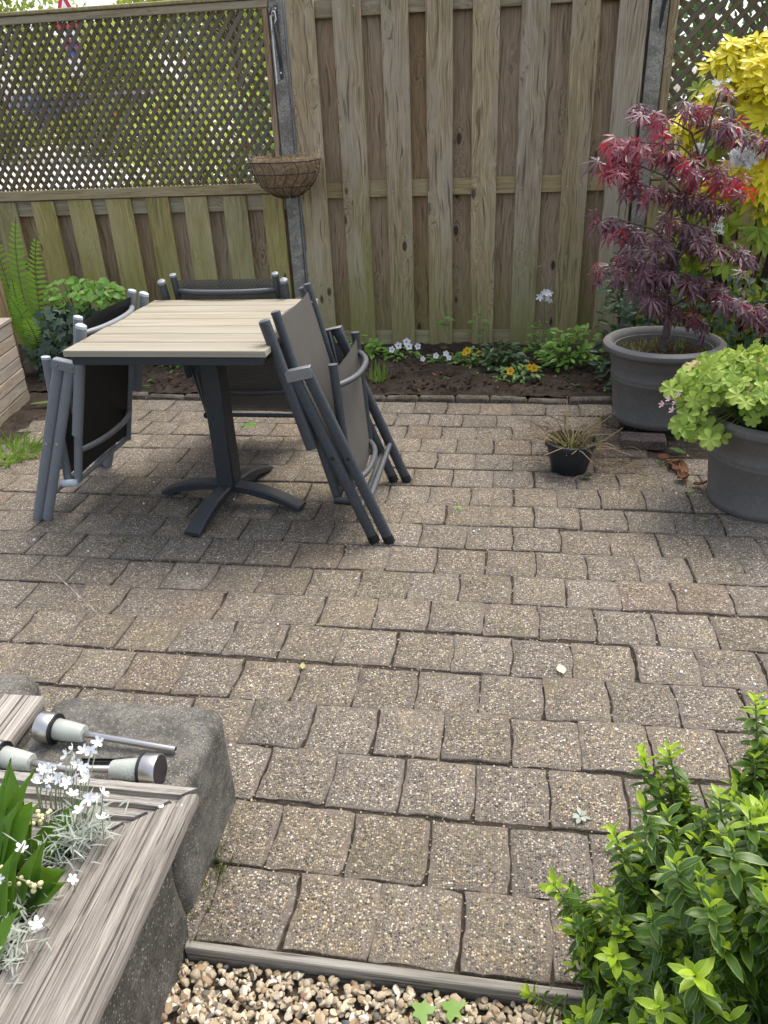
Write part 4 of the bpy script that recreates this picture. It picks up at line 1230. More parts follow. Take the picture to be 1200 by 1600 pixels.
# ---- geranium in the right pot
gp = thing('geranium', 'lime green lobed-leaf geranium spilling over the right grey pot', 'geranium', (POT2[0], POT2[1], .33))
GS = [lobed_leaf(6, .30, 4, .10 + .05 * k, 165, k) for k in range(6)]
its, old = [], []
pet = MB()
for i in range(400):
    a = U(0, 6.283) if i < 300 else U(3.3, 6.2); r = (.285 if i < 300 else .30) * math.sqrt(random.random()) * (1.0 if random.random() < .85 else 1.12)
    dome = .225 * math.sqrt(max(0, 1 - (r / .40) ** 2)) + .005
    p = Vector((r * math.cos(a) * 1.12 - .02, r * math.sin(a), max(.062 if math.sin(a) < -.2 and math.cos(a) > -.75 else .05, dome + U(-.04, .03))))
    up = Vector((p.x * 1.6 + random.gauss(0, .25), p.y * 1.6 - .25 + random.gauss(0, .25), .55))
    d = Vector((p.x + random.gauss(0, .25), p.y + random.gauss(0, .25), -.25))
    it = (random.randrange(6), frame(p, d, up, U(.024, .050)))
    (old if random.random() < .045 else its).append(it)
    base = Vector((p.x * .3, p.y * .3, -.01))
    pet.tube([base, base.lerp(p, .55) + Vector((0, 0, .03)), p], .0016, 5, caps=False)
# trailing shoots over the left rim
for (x, y, z, n) in ((-.33, -.10, .13, 12), (-.36, -.15, .10, 10), (-.30, -.18, .04, 8), (-.38, -.12, .15, 6), (-.34, -.05, .12, 6)):
    for i in range(n):
        p = Vector((x, y, z)) + rv(.032)
        up = Vector((p.x + random.gauss(0, .3), p.y - .3 + random.gauss(0, .3), .6)); d = Vector((p.x + random.gauss(0, .3), p.y + random.gauss(0, .3), -.5))
        its.append((random.randrange(6), frame(p, d, up, U(.030, .052))))
        pet.tube([Vector((p.x * .3, p.y * .3, 0)), p * .6 + Vector((0, 0, .06)), p], .0016, 5, caps=False)
pet.build('stems', M['stem'], gp, angle=None)
scatter(gp, 'leaf', GS, its, M['geranium'], 290)
scatter(gp, 'leaf', GS, old, M['geranium_old'], 20)
FL = [petal_flower(5, .55, True, .5)]
fits = []
for (x, y, z) in ((-.435, -.20, .155), (-.41, -.19, .14), (-.45, -.18, .128), (-.42, -.21, .118), (-.40, -.18, .165)):
    fits.append((0, frame((x, y, z), (U(-1, 1), 1, U(-.5, .5)), (-.3, -1, .4), U(.010, .014))))
    MB().tube([(-.25, -.1, .05), (-.36, -.16, .13), (x, y, z)], .0012, 5).build('flower_stalk', M['stem'], gp)
scatter(gp, 'flower', FL, fits, M['pinkpetal'], 10)

# ---- golden shrub behind the maple
ch = thing('golden_shrub', 'tall golden yellow shrub with white flower clusters behind the maple', 'shrub', (1.22, 4.42, 0))
CS = [blade(1, .36, 4, .22 + .1 * k, .14, .58) for k in range(4)]
yi, gi, wood_mb, flow = [], [], MB(), []
def choisya_rosette(p, axis, n, size, yellow):
    axis = Vector(axis).normalized(); o = axis.orthogonal().normalized(); q = axis.cross(o)
    for i in range(n):
        a = 2 * math.pi * i / n + U(-.3, .3); el = U(-.15, .75)
        d = (o * math.cos(a) + q * math.sin(a)) * math.cos(el) + axis * math.sin(el)
        (yi if yellow else gi).append((random.randrange(4), frame(p, d, axis, size * U(.75, 1.15))))
pts = [(.90, 4.3, 1.56, 1), (.97, 4.30, 1.62, 1), (1.04, 4.28, 1.57, 1), (1.10, 4.35, 1.66, 1), (1.02, 4.25, 1.48, 1), (.93, 4.28, 1.44, 1), (1.14, 4.25, 1.50, 1), (1.20, 4.3, 1.58, 1), (1.08, 4.22, 1.40, 1), (.82, 4.3, 1.34, 1), (.78, 4.28, 1.27, 1), (.88, 4.3, 1.36, 1),
       (1.18, 4.25, 1.36, 1), (1.10, 4.15, 1.19, 1), (1.18, 4.15, 1.15, 1), (1.05, 4.15, 1.10, 1), (1.15, 4.12, 1.04, 1), (1.24, 4.15, 1.22, 1), (1.0, 4.2, 1.02, 1), (1.22, 4.1, 1.0, 1), (.85, 4.3, 1.22, 1)]
pts += [(x + U(-.07, .07), y + U(-.03, .08), z + U(-.07, .05), 1) for (x, y, z, _c) in pts for _ in range(2)]
pts = [(max(x, .80), y, z - max(0, z - (1.30 if x < .90 else 1.60)) * .65 + U(-.02, .02), c_) for (x, y, z, c_) in pts]
pts += [(U(1.0, 1.16), U(3.98, 4.08), U(1.0, 1.22), 1) for _ in range(10)] + [(U(1.04, 1.2), U(4.1, 4.25), U(1.40, 1.58), 1) for _ in range(10)]
for (x, y, z, c) in pts:
    q_ = Vector((x - 1.22, y - 4.42, z)); ax_ = (U(-.6, .4), -.6 + U(-.4, .4), .8)
    choisya_rosette(q_, ax_, 9, .070, True)
    choisya_rosette(q_ + Vector((0, .01, -.035)), ax_, 8, .082, True)
for i in range(230):
    z = U(.12, 1.5); a = U(0, 6.28); rr = .42 * (1 - abs(z - .85) * .25) * math.sqrt(U(.35, 1.0))
    x = rr * math.cos(a) * 1.05 + .02; y = rr * math.sin(a) * .7 - .05
    choisya_rosette(Vector((x, y, z)), (x * 1.5, y * 1.5 - .3, .5), 9, U(.065, .095), z > 1.25 and random.random() < .6)
for i in range(24):
    a = U(0, 6.28); e = Vector((.3 * math.cos(a), .25 * math.sin(a), U(.6, 1.5)))
    wood_mb.tube([(.04 * math.cos(a), .04 * math.sin(a), -.02), (e.x * .4, e.y * .4, e.z * .5), e], [.010, .006, .003], 6)
wood_mb.build('stems', M['bark'], ch, angle=None)
yi.sort(key=lambda it: it[1].to_translation().y); gi.sort(key=lambda it: it[1].to_translation().y)
scatter(ch, 'leaf', CS, yi, M['choisya_y'], 180, 'golden_leaves')
scatter(ch, 'leaf', CS, gi, M['choisya_g'], 110, 'lime_leaves')
WF = [petal_flower(5, .6, False, .1)]
its = []
for (x, y, z, n) in ((1.005, 3.98, 1.165, 60), (1.045, 3.98, 1.155, 40), (1.20, 4.10, 1.38, 26), (1.22, 4.12, 1.30, 20), (.93, 4.22, 1.46, 12), (.86, 4.2, 1.18, 10), (.98, 4.10, .86, 10), (1.18, 4.12, 1.45, 12)):
    for i in range(n):
        p = Vector((x - 1.22, y - 4.42, z)) + rv(.020)
        its.append((0, frame(p, rv(), (U(-.5, .5), -1, U(.2, .9)), U(.013, .019))))
scatter(ch, 'flower', WF, its, M['petal'], 200)

# ---- dark evergreen behind the pots, low
dk = thing('evergreen_shrub', 'dark green leafy shrub low behind the maple pot', 'shrub', (1.05, 4.30, 0))
DS = [blade(1, .42, 3, .2, .12, .5), blade(1, .5, 3, .35, .12, .45)]
its = []
for i in range(1500):
    z = .04 + .62 * random.random() ** 1.2; a = U(0, 6.28); r = math.sqrt(U(.3, 1)) 
    p = Vector((r * .55 * math.cos(a), r * .34 * math.sin(a), z))
    its.append((random.randrange(2), frame(p, (p.x + random.gauss(0, .3), p.y - .2 + random.gauss(0, .3), U(-.4, .6)), (p.x, p.y - .4, .6), U(.04, .07))))
scatter(dk, 'leaf', DS, its, M['dkgreen'], 120, 'leaves')
st = MB()
for i in range(14):
    a = U(0, 6.28); st.tube([(0, 0, 0), (.2 * math.cos(a), .12 * math.sin(a), .25), (.4 * math.cos(a), .25 * math.sin(a), .5)], [.008, .005, .003], 5)
st.build('stems', M['bark'], dk, angle=None)

# ---- front right shrub with whorled glossy leaves
hs = thing('glossy_shrub', 'glossy green shrub with bright lime shoot tips at the bottom right', 'shrub', (.50, .72, 0))
HL = Vector(hs.location)
HS = [blade(1, (.34, .40, .44, .38, .36, .42)[k], 4, (.1, .25, .4, .6, .75, .3)[k], (.10, .2, .28, .15, .05, .24)[k], .58, .12, .22, (.0, .15, -.15, .1, -.1, 0)[k]) for k in range(6)]
tips = [(.103, .85, .302, 1), (.186, .85, .432, 1), (.174, .80, .35, 1), (.248, 1.0, .447, 1), (.287, 1.0, .463, 1), (.402, 1.0, .578, 1), (.222, .85, .490, 0), (.325, .75, .610, 1), (.232, .70, .560, 0), (.245, .60, .495, 1), (.212, .60, .425, 1), (.072, .80, .080, 1),
        (.135, .80, .281, 0), (.294, .70, .600, 0), (.265, .65, .55, 0), (.33, .65, .57, 0), (.215, .70, .45, 0), (.40, .95, .505, 0)]
tips += [(x + U(.015, .05), y + U(-.04, .04), z - U(.03, .09), 1 if random.random() < .4 else 0) for (x, y, z, _c) in list(tips) if z > .2 for _ in range(3)]
for i in range(560):
    # interior and surface shoots under a dome
    x = U(.13, .80); y = U(.42, 1.02)
    e = ((x - .55) / .46) ** 2 + ((y - .74) / .34) ** 2
    if e > 1: continue
    top = .04 + .60 * math.sqrt(1 - e) * (1 - max(0, .36 - x) * 1.0)
    tips.append((x, y, top * U(.55, 1.0) + .02, 1 if random.random() < .30 else 0))
old_i, new_i, stm = [], [], MB()
for (x, y, z, young) in tips:
    tip = Vector((x, y, z)) - HL
    base = Vector((tip.x * .35, tip.y * .35, max(.0, tip.z - .40)))
    mid_ = base.lerp(tip, .5) + Vector((tip.x * .12, tip.y * .12, .02))
    N = 15; pts = []
    for i in range(N + 1):
        t = i / N; p = base * (1 - t) ** 2 + mid_ * 2 * t * (1 - t) + tip * t * t
        pts.append(p)
    stm.tube([pts[0], pts[5], pts[10], pts[N]], [.0035, .003, .0022, .0014], 5)
    L = (tip - base).length; step = .0090 * U(.9, 1.15); nn = min(34, int(L * .85 / step)); ang = U(0, 6.28)
    for k in range(nn):
        t = 1 - k * step / L
        if t < .1: break
        i = min(N - 1, int(t * N)); ax = (pts[i + 1] - pts[i]).normalized(); c = pts[i].lerp(pts[i + 1], t * N - i)
        o = ax.orthogonal().normalized(); q = ax.cross(o); ang += 1.57 + U(-.2, .2)
        for s in range(2):
            a = ang + s * math.pi
            el = (1.25 if k == 0 else .95 if k == 1 else .60 if k < 4 else .30) + U(-.2, .2)
            d = (o * math.cos(a) + q * math.sin(a)) * math.cos(el) + ax * math.sin(el)
            sz = (.020 if k == 0 else .026 if k == 1 else .0285) * U(.72, 1.22)
            it = (random.randrange(6), frame(c, d, ax + d * -.2, (sz * 1.15, sz, sz), U(-.35, .35)))
            (new_i if (young and k < 4) or (not young and k < 1) else old_i).append(it)
stm.build('stems', M['stem'], hs, angle=None)
new_i.sort(key=lambda it: it[1].to_translation().length)
scatter(hs, 'leaf', HS, old_i, M['hebe'], 170, 'leaves')
scatter(hs, 'leaf', HS, new_i, M['hebe_y'], 130, 'young_leaves')

# ---- raised bed: broad leaved lily plants, white flowers
LS = [blade(1, .27, 8, .10 + .10 * k, .16, .5, .0, .30, .12 * (k - 1.5)) for k in range(4)]
LILY = [((-.828, .873, .42), (-.812, .818, .24)), ((-.796, .851, .42), (-.844, .821, .24)), ((-.832, .836, .42), (-.843, .808, .24)), ((-.680, .792, .385), (-.799, .820, .24)), ((-.750, .815, .41), (-.789, .801, .24)),
        ((-.648, .700, .385), (-.774, .765, .24)), ((-.645, .688, .37), (-.773, .753, .24)), ((-.70, .705, .42), (-.745, .698, .24)), ((-.702, .666, .42), (-.764, .673, .24)), ((-.68, .614, .40), (-.752, .605, .24)),
        ((-.712, .649, .42), (-.769, .673, .24)), ((-.74, .754, .42), (-.824, .759, .24)), ((-.685, .714, .40), (-.753, .732, .24)), ((-.779, .762, .42), (-.837, .77, .24)),
        ((-.80, .70, .40), (-.82, .69, .24)), ((-.76, .60, .38), (-.80, .60, .24)), ((-.87, .80, .41), (-.88, .77, .24)), ((-.90, .86, .40), (-.89, .80, .24)), ((-.80, .80, .40), (-.83, .74, .24))]
groups = [(-.83, .80), (-.77, .73), (-.76, .64)]
lab = ['broad-leaved lily of the valley clump nearest the solar lamps', 'broad-leaved lily of the valley clump with arching leaves over the wide plank', 'broad-leaved lily of the valley clump at the lower left corner']
lilies = [thing('lily_plant', lab[i], 'plant', (gx, gy, .225), 0, 'broad-leaved plants in the raised bed') for i, (gx, gy) in enumerate(groups)]
buck = [[], [], []]
for a, b in LILY:
    a = Vector(a) + Vector((-.03, 0, -.01)); b = Vector(b) + Vector((-.02, 0, 0)); k = min(range(3), key=lambda i: (Vector(groups[i]) - Vector((b.x, b.y))).length)
    d = a - b; L = d.length * 1.03
    side = Vector((-.2 + U(-.4, .4), -.8, .5))
    buck[k].append((random.randrange(4), frame(b - Vector((*groups[k], .225)), d + Vector((0, 0, .10 * L)), side, (L * U(.85, 1.1), L, L))))
for k in range(3): scatter(lilies[k], 'leaf', LS, buck[k], M['lily'], 40)
bell = MB()
CB = (ico_v * np.array([1, 1, 1.1]), ico_f, [(.5, .5)] * len(ico_v))
for (sx, sy, ex, ey, k) in ((-.79, .73, -.69, .70, 1), (-.82, .72, -.755, .715, 1), (-.80, .80, -.752, .842, 0)):
    its = []; g = Vector((*groups[k], .225))
    P = [Vector((sx, sy, .24)), Vector((sx + (ex - sx) * .4, sy + (ey - sy) * .4, .36)), Vector((ex, ey, .365))]
    MB().tube([p - g for p in P], .0014, 5).build('flower_stalk', M['palestem'], lilies[k])
    for i in range(12):
        p = P[1].lerp(P[2], U(0, 1)) + rv(.006); its.append((0, Matrix.Translation(p - g) @ Matrix.Scale(U(.0032, .0046), 4)))
    scatter(lilies[k], 'bell_flower', [CB], its, M['cream'], 20)

sn = thing('snow_flowers', 'white flowering plant with silver foliage on the deck board', 'flowers', (-.76, .86, .225))
SL = Vector(sn.location)
SNOW = [(-.75, .963, .4), (-.759, .951, .4), (-.73, .973, .4), (-.764, .93, .4), (-.791, .911, .4), (-.762, .892, .4), (-.792, .881, .4), (-.729, .888, .4), (-.757, .863, .4), (-.743, .876, .4), (-.723, .911, .4), (-.702, .895, .4), (-.663, .859, .4), (-.66, .871, .4), (-.678, .86, .4), (-.69, .826, .4),
        (-.643, .814, .39), (-.676, .844, .4), (-.734, .738, .4), (-.648, .717, .37), (-.660, .633, .37), (-.653, .637, .37), (-.739, .685, .4), (-.715, .851, .4), (-.789, .896, .4), (-.77, .915, .4), (-.74, .93, .4), (-.78, .87, .4), (-.77, .90, .41), (-.748, .885, .41)]
NF = [petal_flower(5, .62, True, .12 + .2 * k) for k in range(3)]
SNOW += [(p[0] + U(-.02, .02), p[1] + U(-.015, .02), p[2] + U(-.03, .01)) for p in SNOW[:9]]
its = []; stm = MB()
for p in SNOW:
    p = Vector(p) + rv(.004) - SL
    its.append((random.randrange(3), frame(p, rv(), (U(-.9, .9), -.6 + U(-.7, .6), .7), U(.0080, .0125))))
    b = Vector((p.x * .75 - .01, min(p.y, .02) * .6 - .02, .01))
    stm.tube([b, b.lerp(p, .6) + Vector((U(-.01, .01), U(-.01, .01), .02)), p], .0011, 5, caps=False)
scatter(sn, 'flower', NF, its, M['petal'], 60)
stm.build('stems', M['palestem'], sn, angle=None)
its = []; SB = [blade(1, .12, 3, .3 * k, .1, .4, .1, .6) for k in range(3)]
for i in range(760):
    c = random.choice(((.0, -.04, .02), (.06, -.03, .085), (.045, -.05, .085), (.02, -.09, .03), (.03, -.20, .05), (-.02, -.16, .02), (.07, -.01, .085), (.04, -.25, .06)))
    p = Vector((c[0] + random.gauss(0, .022), c[1] + random.gauss(0, .022), c[2] + U(.0, .055)))
    its.append((random.randrange(3), frame(p, (random.gauss(0, .7), random.gauss(0, .7), U(.0, 1)), (0, 0, 1), (U(.016, .032), U(.016, .034), .02))))
scatter(sn, 'silver_leaf', SB, its, M['silver'], 0, 'silver_foliage')
its = []
for i in range(130):
    p = (U(-.93, -.725), U(.45, .84), .232); its.append((random.randrange(3), frame(p, (random.gauss(0, 1), random.gauss(0, 1), U(-.1, .5)), (0, 0, 1), U(.02, .05))))
lt = thing('leaf_litter', 'brown dry leaf litter on the soil of the raised bed', 'leaf litter'); lt['kind'] = 'stuff'
scatter(lt, 'dry_blade', SB, its, M['drybrown'], 0, 'dry_blades')

# ---- flower bed plants
def leafy(name, label, cat, loc, items, shapes, mat, limit=60, stems=None, group=None):
    t = thing(name, label, cat, loc, 0, group)
    scatter(t, 'leaf', shapes, items, mat, limit, 'leaves')
    if stems:
        mb = MB()
        for s in stems: mb.tube(s, .0018, 5, caps=False)
        mb.build('stems', M['stem'], t, angle=None)
    return t
PL = [blade(1, .45, 4, .25, .14, .5), blade(1, .55, 4, .45, .12, .45)]
def clump(n, rx, ry, h, s0, s1, upright=.4):
    its = []; stems = []
    for i in range(n):
        a = U(0, 6.28); r = math.sqrt(random.random()); z = h * U(.12, 1) * math.sqrt(max(.05, 1 - r * r * .8))
        p = Vector((rx * r * math.cos(a), ry * r * math.sin(a), z))
        its.append((random.randrange(2), frame(p, (p.x / rx + random.gauss(0, .4), p.y / ry - .2 + random.gauss(0, .4), U(-.2, upright)), (p.x * 2, p.y * 2 - .25, .7), U(s0, s1))))
        if i % 4 == 0: stems.append([(p.x * .2, p.y * .2, 0), (p.x * .7, p.y * .7, z * .6), p])
    return its, stems
def pansy(t, pts, mat, centre):
    its = []
    for (x, y, z, s) in pts:
        its.append((0, frame((x, y, z), (U(-.3, .3), .3, 1), (U(-.3, .3), -1, .4), s * 1.1)))
        MB().tube([(x * .6, y * .6, 0), (x, y + .005, z)], .0012, 5).build('flower_stalk', M['stem'], t)
    scatter(t, 'flower', [petal_flower(5, .85, False, .15)], its, mat, 40)
    its = [(0, frame((x, y - .004, z), (U(-.3, .3), .3, 1), (0, -1, .4), s * .26)) for (x, y, z, s) in pts]
    scatter(t, 'flower_centre', [petal_flower(5, .7, False, .1)], its, centre, 40)
i_, s_ = clump(60, .12, .08, .07, .025, .045)
t = leafy('white_pansy', 'low pansy plant with white and violet flowers beside the chair', 'pansy', (-.635, 4.66, .03), i_, PL, M['freshgreen'], 60, s_)
pansy(t, [(-.02, -.05, .105, .022), (.03, -.04, .125, .023), (.045, -.05, .10, .022), (.10, -.05, .10, .020), (-.06, -.05, .08, .02)], M['petal'], M['purplepetal'])
i_, s_ = clump(40, .10, .07, .05, .025, .04)
t = leafy('white_pansy', 'small pansy plant with white flowers in the middle of the bed', 'pansy', (-.40, 4.60, .03), i_, PL, M['midgreen'], 60, s_)
pansy(t, [(-.02, -.05, .06, .018), (.04, -.04, .07, .018), (.06, -.06, .05, .016), (-.10, -.05, .04, .016)], M['petal'], M['yellowpetal'])
i_, s_ = clump(70, .10, .08, .10, .025, .045)
t = leafy('yellow_pansy', 'pansy plant with yellow flowers near the fence', 'pansy', (-.20, 4.58, .03), i_, PL, M['midgreen'], 60, s_)
pansy(t, [(-.03, -.06, .10, .022), (.04, -.07, .085, .018), (-.045, -.06, .085, .018)], M['yellowpetal'], M['purplepetal'])
i_, s_ = clump(120, .13, .10, .16, .04, .065)
leafy('leafy_plant', 'dark green leafy plant in the middle of the bed', 'plant', (-.03, 4.48, .03), i_, PL, M['dkgreen'], 100, s_)
i_, s_ = clump(60, .11, .07, .09, .025, .05)
t = leafy('yellow_pansy', 'pansy plant with yellow flowers at the front of the bed', 'pansy', (.085, 4.28, .03), i_, PL, M['midgreen'], 60, s_)
pansy(t, [(-.06, -.06, .07, .022), (.07, -.05, .085, .022), (.045, -.05, .09, .018)], M['yellowpetal'], M['purplepetal'])
i_, s_ = clump(200, .17, .12, .26, .035, .06, .7)
leafy('leafy_plant', 'fresh green bushy plant left of the maple pot', 'plant', (.38, 4.52, .03), i_, PL, M['freshgreen'], 150, s_)
i_, s_ = clump(70, .09, .06, .24, .02, .04, .7)
t = leafy('columbine', 'tall columbine with a white flower head in front of the fence', 'columbine', (.21, 4.70, .03), i_, PL, M['freshgreen'], 60, s_)
MB().tube([(0, 0, 0), (.01, 0, .2), (.0, -.01, .36), (.01, -.02, .40)], .0022, 6).build('flower_stalk', M['stem'], t)
MB().tube([(.01, -.01, .36), (.03, -.01, .50), (.0, -.01, .56), (-.05, -.01, .545)], .0012, 6).build('side_shoot', M['palestem'], t)
its = [(0, frame((U(-.03, .045), -.02 + U(-.015, .015), .385 + U(-.03, .02)), rv(), (U(-.5, .5), -1, U(-.6, .4)), U(.018, .026))) for _ in range(9)]
scatter(t, 'flower', [petal_flower(5, .6, False, .5)], its, M['petal'], 12)
i_, s_ = clump(16, .05, .03, .04, .02, .035); i_ += [(k % 2, frame((U(-.03, .03), U(-.02, .02), .13 + .02 * k), (math.cos(k * 2.4), math.sin(k * 2.4) - .3, .2), (0, -.4, 1), U(.05, .075))) for k in range(9)]
leafy('seedling', 'upright young plant with paired leaves before the fence', 'plant', (-.175, 4.74, .03), i_, PL, M['midgreen'], 40, [[(0, 0, 0), (.005, 0, .18), (-.01, 0, .31)]])
i2 = [(k % 2, frame((.01 * k - .02, 0, .19 + .012 * k), (math.cos(k * 2.2), math.sin(k * 2.2) - .3, .1), (0, -.5, 1), U(.05, .08))) for k in range(4)]
leafy('seedling', 'slender seedling with a few large leaves near the fence', 'plant', (-.40, 4.78, .03), i2, PL, M['midgreen'], 20, [[(0, 0, 0), (.04, 0, .10), (0, 0, .2)]])
i_, s_ = clump(44, .11, .08, .16, .045, .075, .6)
leafy('leafy_plant', 'broad-leaved plant behind the right chair against the fence', 'plant', (-.86, 4.68, .03), i_, PL, M['freshgreen'], 60, s_)
grass_tuft('weed_tuft', 'narrow-leaved weed tuft at the front of the bed beside the chair', 'weed', (-.72, 4.22, .03), 46, .05, .05, .13, M['grass'], .6, .007, part_limit=46)
i_, s_ = clump(150, .40, .12, .15, .05, .09, .5)
leafy('hosta', 'green leafy ground plant in the bed behind the table', 'plant', (-1.85, 4.58, .03), i_, PL, M['freshgreen'], 120, s_)
i_, s_ = clump(60, .18, .10, .10, .04, .07, .5)
leafy('leafy_plant', 'low green plant behind the table under the back chair', 'plant', (-1.25, 4.66, .03), i_, PL, M['midgreen'], 60, s_)
# crumbs and bark bits on the bed
mb = MB()
for i in range(1300):
    x = U(-2.3, .75); y = U(4.06, 4.95); s = U(.003, .009) * (1.6 if random.random() < .1 else 1)
    V = ico_v * (1 + rng.uniform(-.3, .3, (len(ico_v), 1))) * np.array([s * U(.7, 1.6), s, s * .7])
    mb.add(V + np.array([x, y, .04]), ico_f)
tag(mb.build('soil_clods', M['potsoil'], angle=None), 'small soil clods and bark crumbs scattered over the flower bed', 'soil clods', kind='stuff')

bt = thing('bed_litter', 'dry leaf bits and tiny weed seedlings over the flower bed', 'litter'); bt['kind'] = 'stuff'
its = [(random.randrange(2), frame((U(-2.2, .7), U(4.05, 4.9), .05), (random.gauss(0, 1), random.gauss(0, 1), U(-.1, .4)), (0, 0, 1), U(.012, .035))) for _ in range(260)]
scatter(bt, 'dry_bit', PL, its, M['drybrown'], 0, 'dry_bits')
its = []
for i in range(80):
    x, y = U(-2.1, .6), U(4.06, 4.9)
    for k in range(random.randrange(3, 9)):
        a = U(0, 6.28); its.append((random.randrange(2), frame((x + U(-.012, .012), y + U(-.012, .012), .045), (math.cos(a), math.sin(a), U(.1, 1)), (0, 0, 1), U(.012, .03))))
scatter(bt, 'weed_leaf', PL, its, M['midgreen'], 0, 'weed_leaves')

# ---- small pot twigs
tw = thing('dry_plant', 'dead straw-coloured twigs standing in the small black pot', 'dry plant', (.285, 3.130, .118))
for i in range(64):
    a = U(0, 6.28); r = U(0, .07); L = U(.08, .22); out = U(.3, 1.3)
    b = Vector((r * math.cos(a), r * math.sin(a), 0)); d = Vector((math.cos(a + U(-.5, .5)) * out, math.sin(a + U(-.5, .5)) * out, U(.25, .8))).normalized()
    m_ = b + d * L * .55 + rv(.010); e = b + d * L + Vector((0, 0, -.25 * L * out)) + rv(.016)
    MB().tube([b, m_, e], [.0024, .0019, .0011], 5).build('twig', M['twig'] if random.random() < .72 else M['twigd'], tw)
grass_tuft('', '', '', (0, 0, 0), 90, .085, .015, .05, M['moss'], .9, .008, as_part_of=tw)
grass_tuft('', '', '', (0.02, 0, 0), 70, .095, .03, .12, M['drygrass'], 1.5, .002, as_part_of=tw)
dt = thing('dry_debris', 'tangle of fine dry stems on the paving around the small black pot', 'debris'); dt['kind'] = 'stuff'
mb = MB()
for i in range(480):
    x = .30 + random.gauss(.06, .17); y = 3.33 + random.gauss(0, .19)
    if (x - .285) ** 2 + (y - 3.13) ** 2 < .0115: continue
    a = U(0, 6.28); L = U(.02, .11); p = Vector((x, y, .004 + U(0, .02))); d = Vector((math.cos(a), math.sin(a), U(-.05, .15))) * L
    mb.tube([p, p + d * .5 + rv(.006) + Vector((0, 0, .006)), p + d], .0009, 4, caps=False)
o = mb.build('stems', M['twigd'], dt, angle=None); o['kind'] = 'stuff'
mb = MB()
for i in range(120):
    x = .42 + random.gauss(.0, .10); y = 3.25 + random.gauss(0, .13)
    if (x - .285) ** 2 + (y - 3.13) ** 2 < .0115: continue
    a = U(0, 6.28); L = U(.03, .12); p = Vector((x, y, .004 + U(0, .03))); d = Vector((math.cos(a), math.sin(a), U(-.05, .25))) * L
    mb.tube([p, p + d * .5 + rv(.006), p + d], .0010, 4, caps=False)
o = mb.build('straws', M['twig'], dt, angle=None); o['kind'] = 'stuff'

# ---- left corner: fern, ivy, round leaved plant, grass
fe = thing('fern', 'bright green fern with long upright fronds in the left corner', 'fern', (-2.86, 4.36, .03))
def frond(base, tip, bulge, width, n=26):
    base, tip = Vector(base), Vector(tip); mid_ = base.lerp(tip, .5) + Vector(bulge)
    n2 = 2 * n; P = []
    for i in range(n2 + 1):
        t = i / n2; P.append(base * (1 - t) ** 2 + mid_ * 2 * t * (1 - t) + tip * t * t)
    face = Vector((.15, -1, .25)); V = list(P); F = []; UV = [(.5, i / n2) for i in range(n2 + 1)]
    for i in range(3, n - 1):
        t = i / n; ax = (P[2 * i + 1] - P[2 * i - 1]).normalized(); side = ax.cross(face).normalized()
        w = width * math.sin(min(1, t * 1.6 + .10) * math.pi / 2) * (1 - max(0, t - .45) / .55) ** .8 + .006
        c0, c1 = 2 * i, 2 * i + 1; d = (side * 1.0 + ax * .38)
        for s in (-1, 1):
            d = side * s + ax * U(.25, .5) + face * U(-.12, .18); h = (P[c1] - P[c0]) * .5; q = P[c0].lerp(P[c1], .5); o = len(V)
            V += [q + d * w * .35 - h * 1.25, q + d * w * .35 + h * 1.25, q + d * w * .72 - h * .95 - face * w * .05, q + d * w * .72 + h * .95 - face * w * .05, q + d * w * 1.02 - face * w * .14]
            UV += [(.2, .3), (.8, .3), (.2, .7), (.8, .7), (.5, 1)]
            f = [(c0, c1, o + 1, o), (o, o + 1, o + 3, o + 2), (o + 2, o + 3, o + 4)]
            F += f if s > 0 else [k[::-1] for k in f]
    for i in range(n2): F.append((i, i + 1, i)) if False else None
    used = sorted({k for f in F for k in f}); mp_ = {k: a for a, k in enumerate(used)}
    # thin web along the midrib joins the pinnae
    web = []
    for i in range(3, n - 2):
        a, b, c = 2 * i + 1, 2 * i + 2, 2 * i
        web.append((a, b, c))
    F += web
    used = sorted({k for f in F for k in f}); mp_ = {k: a for a, k in enumerate(used)}
    mb = MB(); mb.add([V[k] for k in used], [tuple(mp_[k] for k in f) for f in F], [UV[k] for k in used])
    o = mb.build('frond', M['fern'], fe, angle=None)
    MB().tube(P[::6] + [P[-1]], .0028, 5).build('rachis', M['stem'], o)
frond((.0, 0, 0), (.05, -.02, .93), (-.12, 0, .12), .085)
frond((.02, 0, 0), (.17, -.05, .83), (-.05, 0, .16), .075)
frond((.0, -.05, 0), (-.02, -.10, .60), (-.05, 0, .05), .075)
frond((.02, -.08, 0), (-.03, -.16, .52), (.05, 0, .05), .085)
frond((.03, -.08, 0), (.08, -.22, .40), (.03, 0, .10), .075)
frond((-.03, 0, 0), (-.14, .02, .86), (-.08, 0, .10), .085)
frond((-.03, .02, 0), (-.26, .02, .70), (-.05, 0, .15), .080)
frond((.02, -.06, 0), (.20, -.16, .28), (.05, 0, .12), .06)
rl = thing('round_leaved_shrub', 'small shrub with round fresh green leaves before the left fence', 'shrub', (-2.56, 4.45, .03))
RS = [blade(1, .80, 4, .25, .10, .45, .0, .35), blade(1, .9, 4, .4, .08, .5, .1, .35)]
its = []; st = []
for i in range(240):
    a = U(0, 6.28); r = math.sqrt(random.random()); p = Vector((.23 * r * math.cos(a), .13 * r * math.sin(a), .47 + .12 * U(-1.3, 1) * math.sqrt(max(.1, 1 - r * r))))
    its.append((random.randrange(2), frame(p, (p.x * 3 + random.gauss(0, .5), p.y * 3 - .4 + random.gauss(0, .4), U(-.5, .2)), (p.x, p.y - .35, .8), U(.032, .062))))
    if i % 9 == 0: st.append([(p.x * .1, p.y * .1, 0), (p.x * .5, p.y * .5, .3), p])
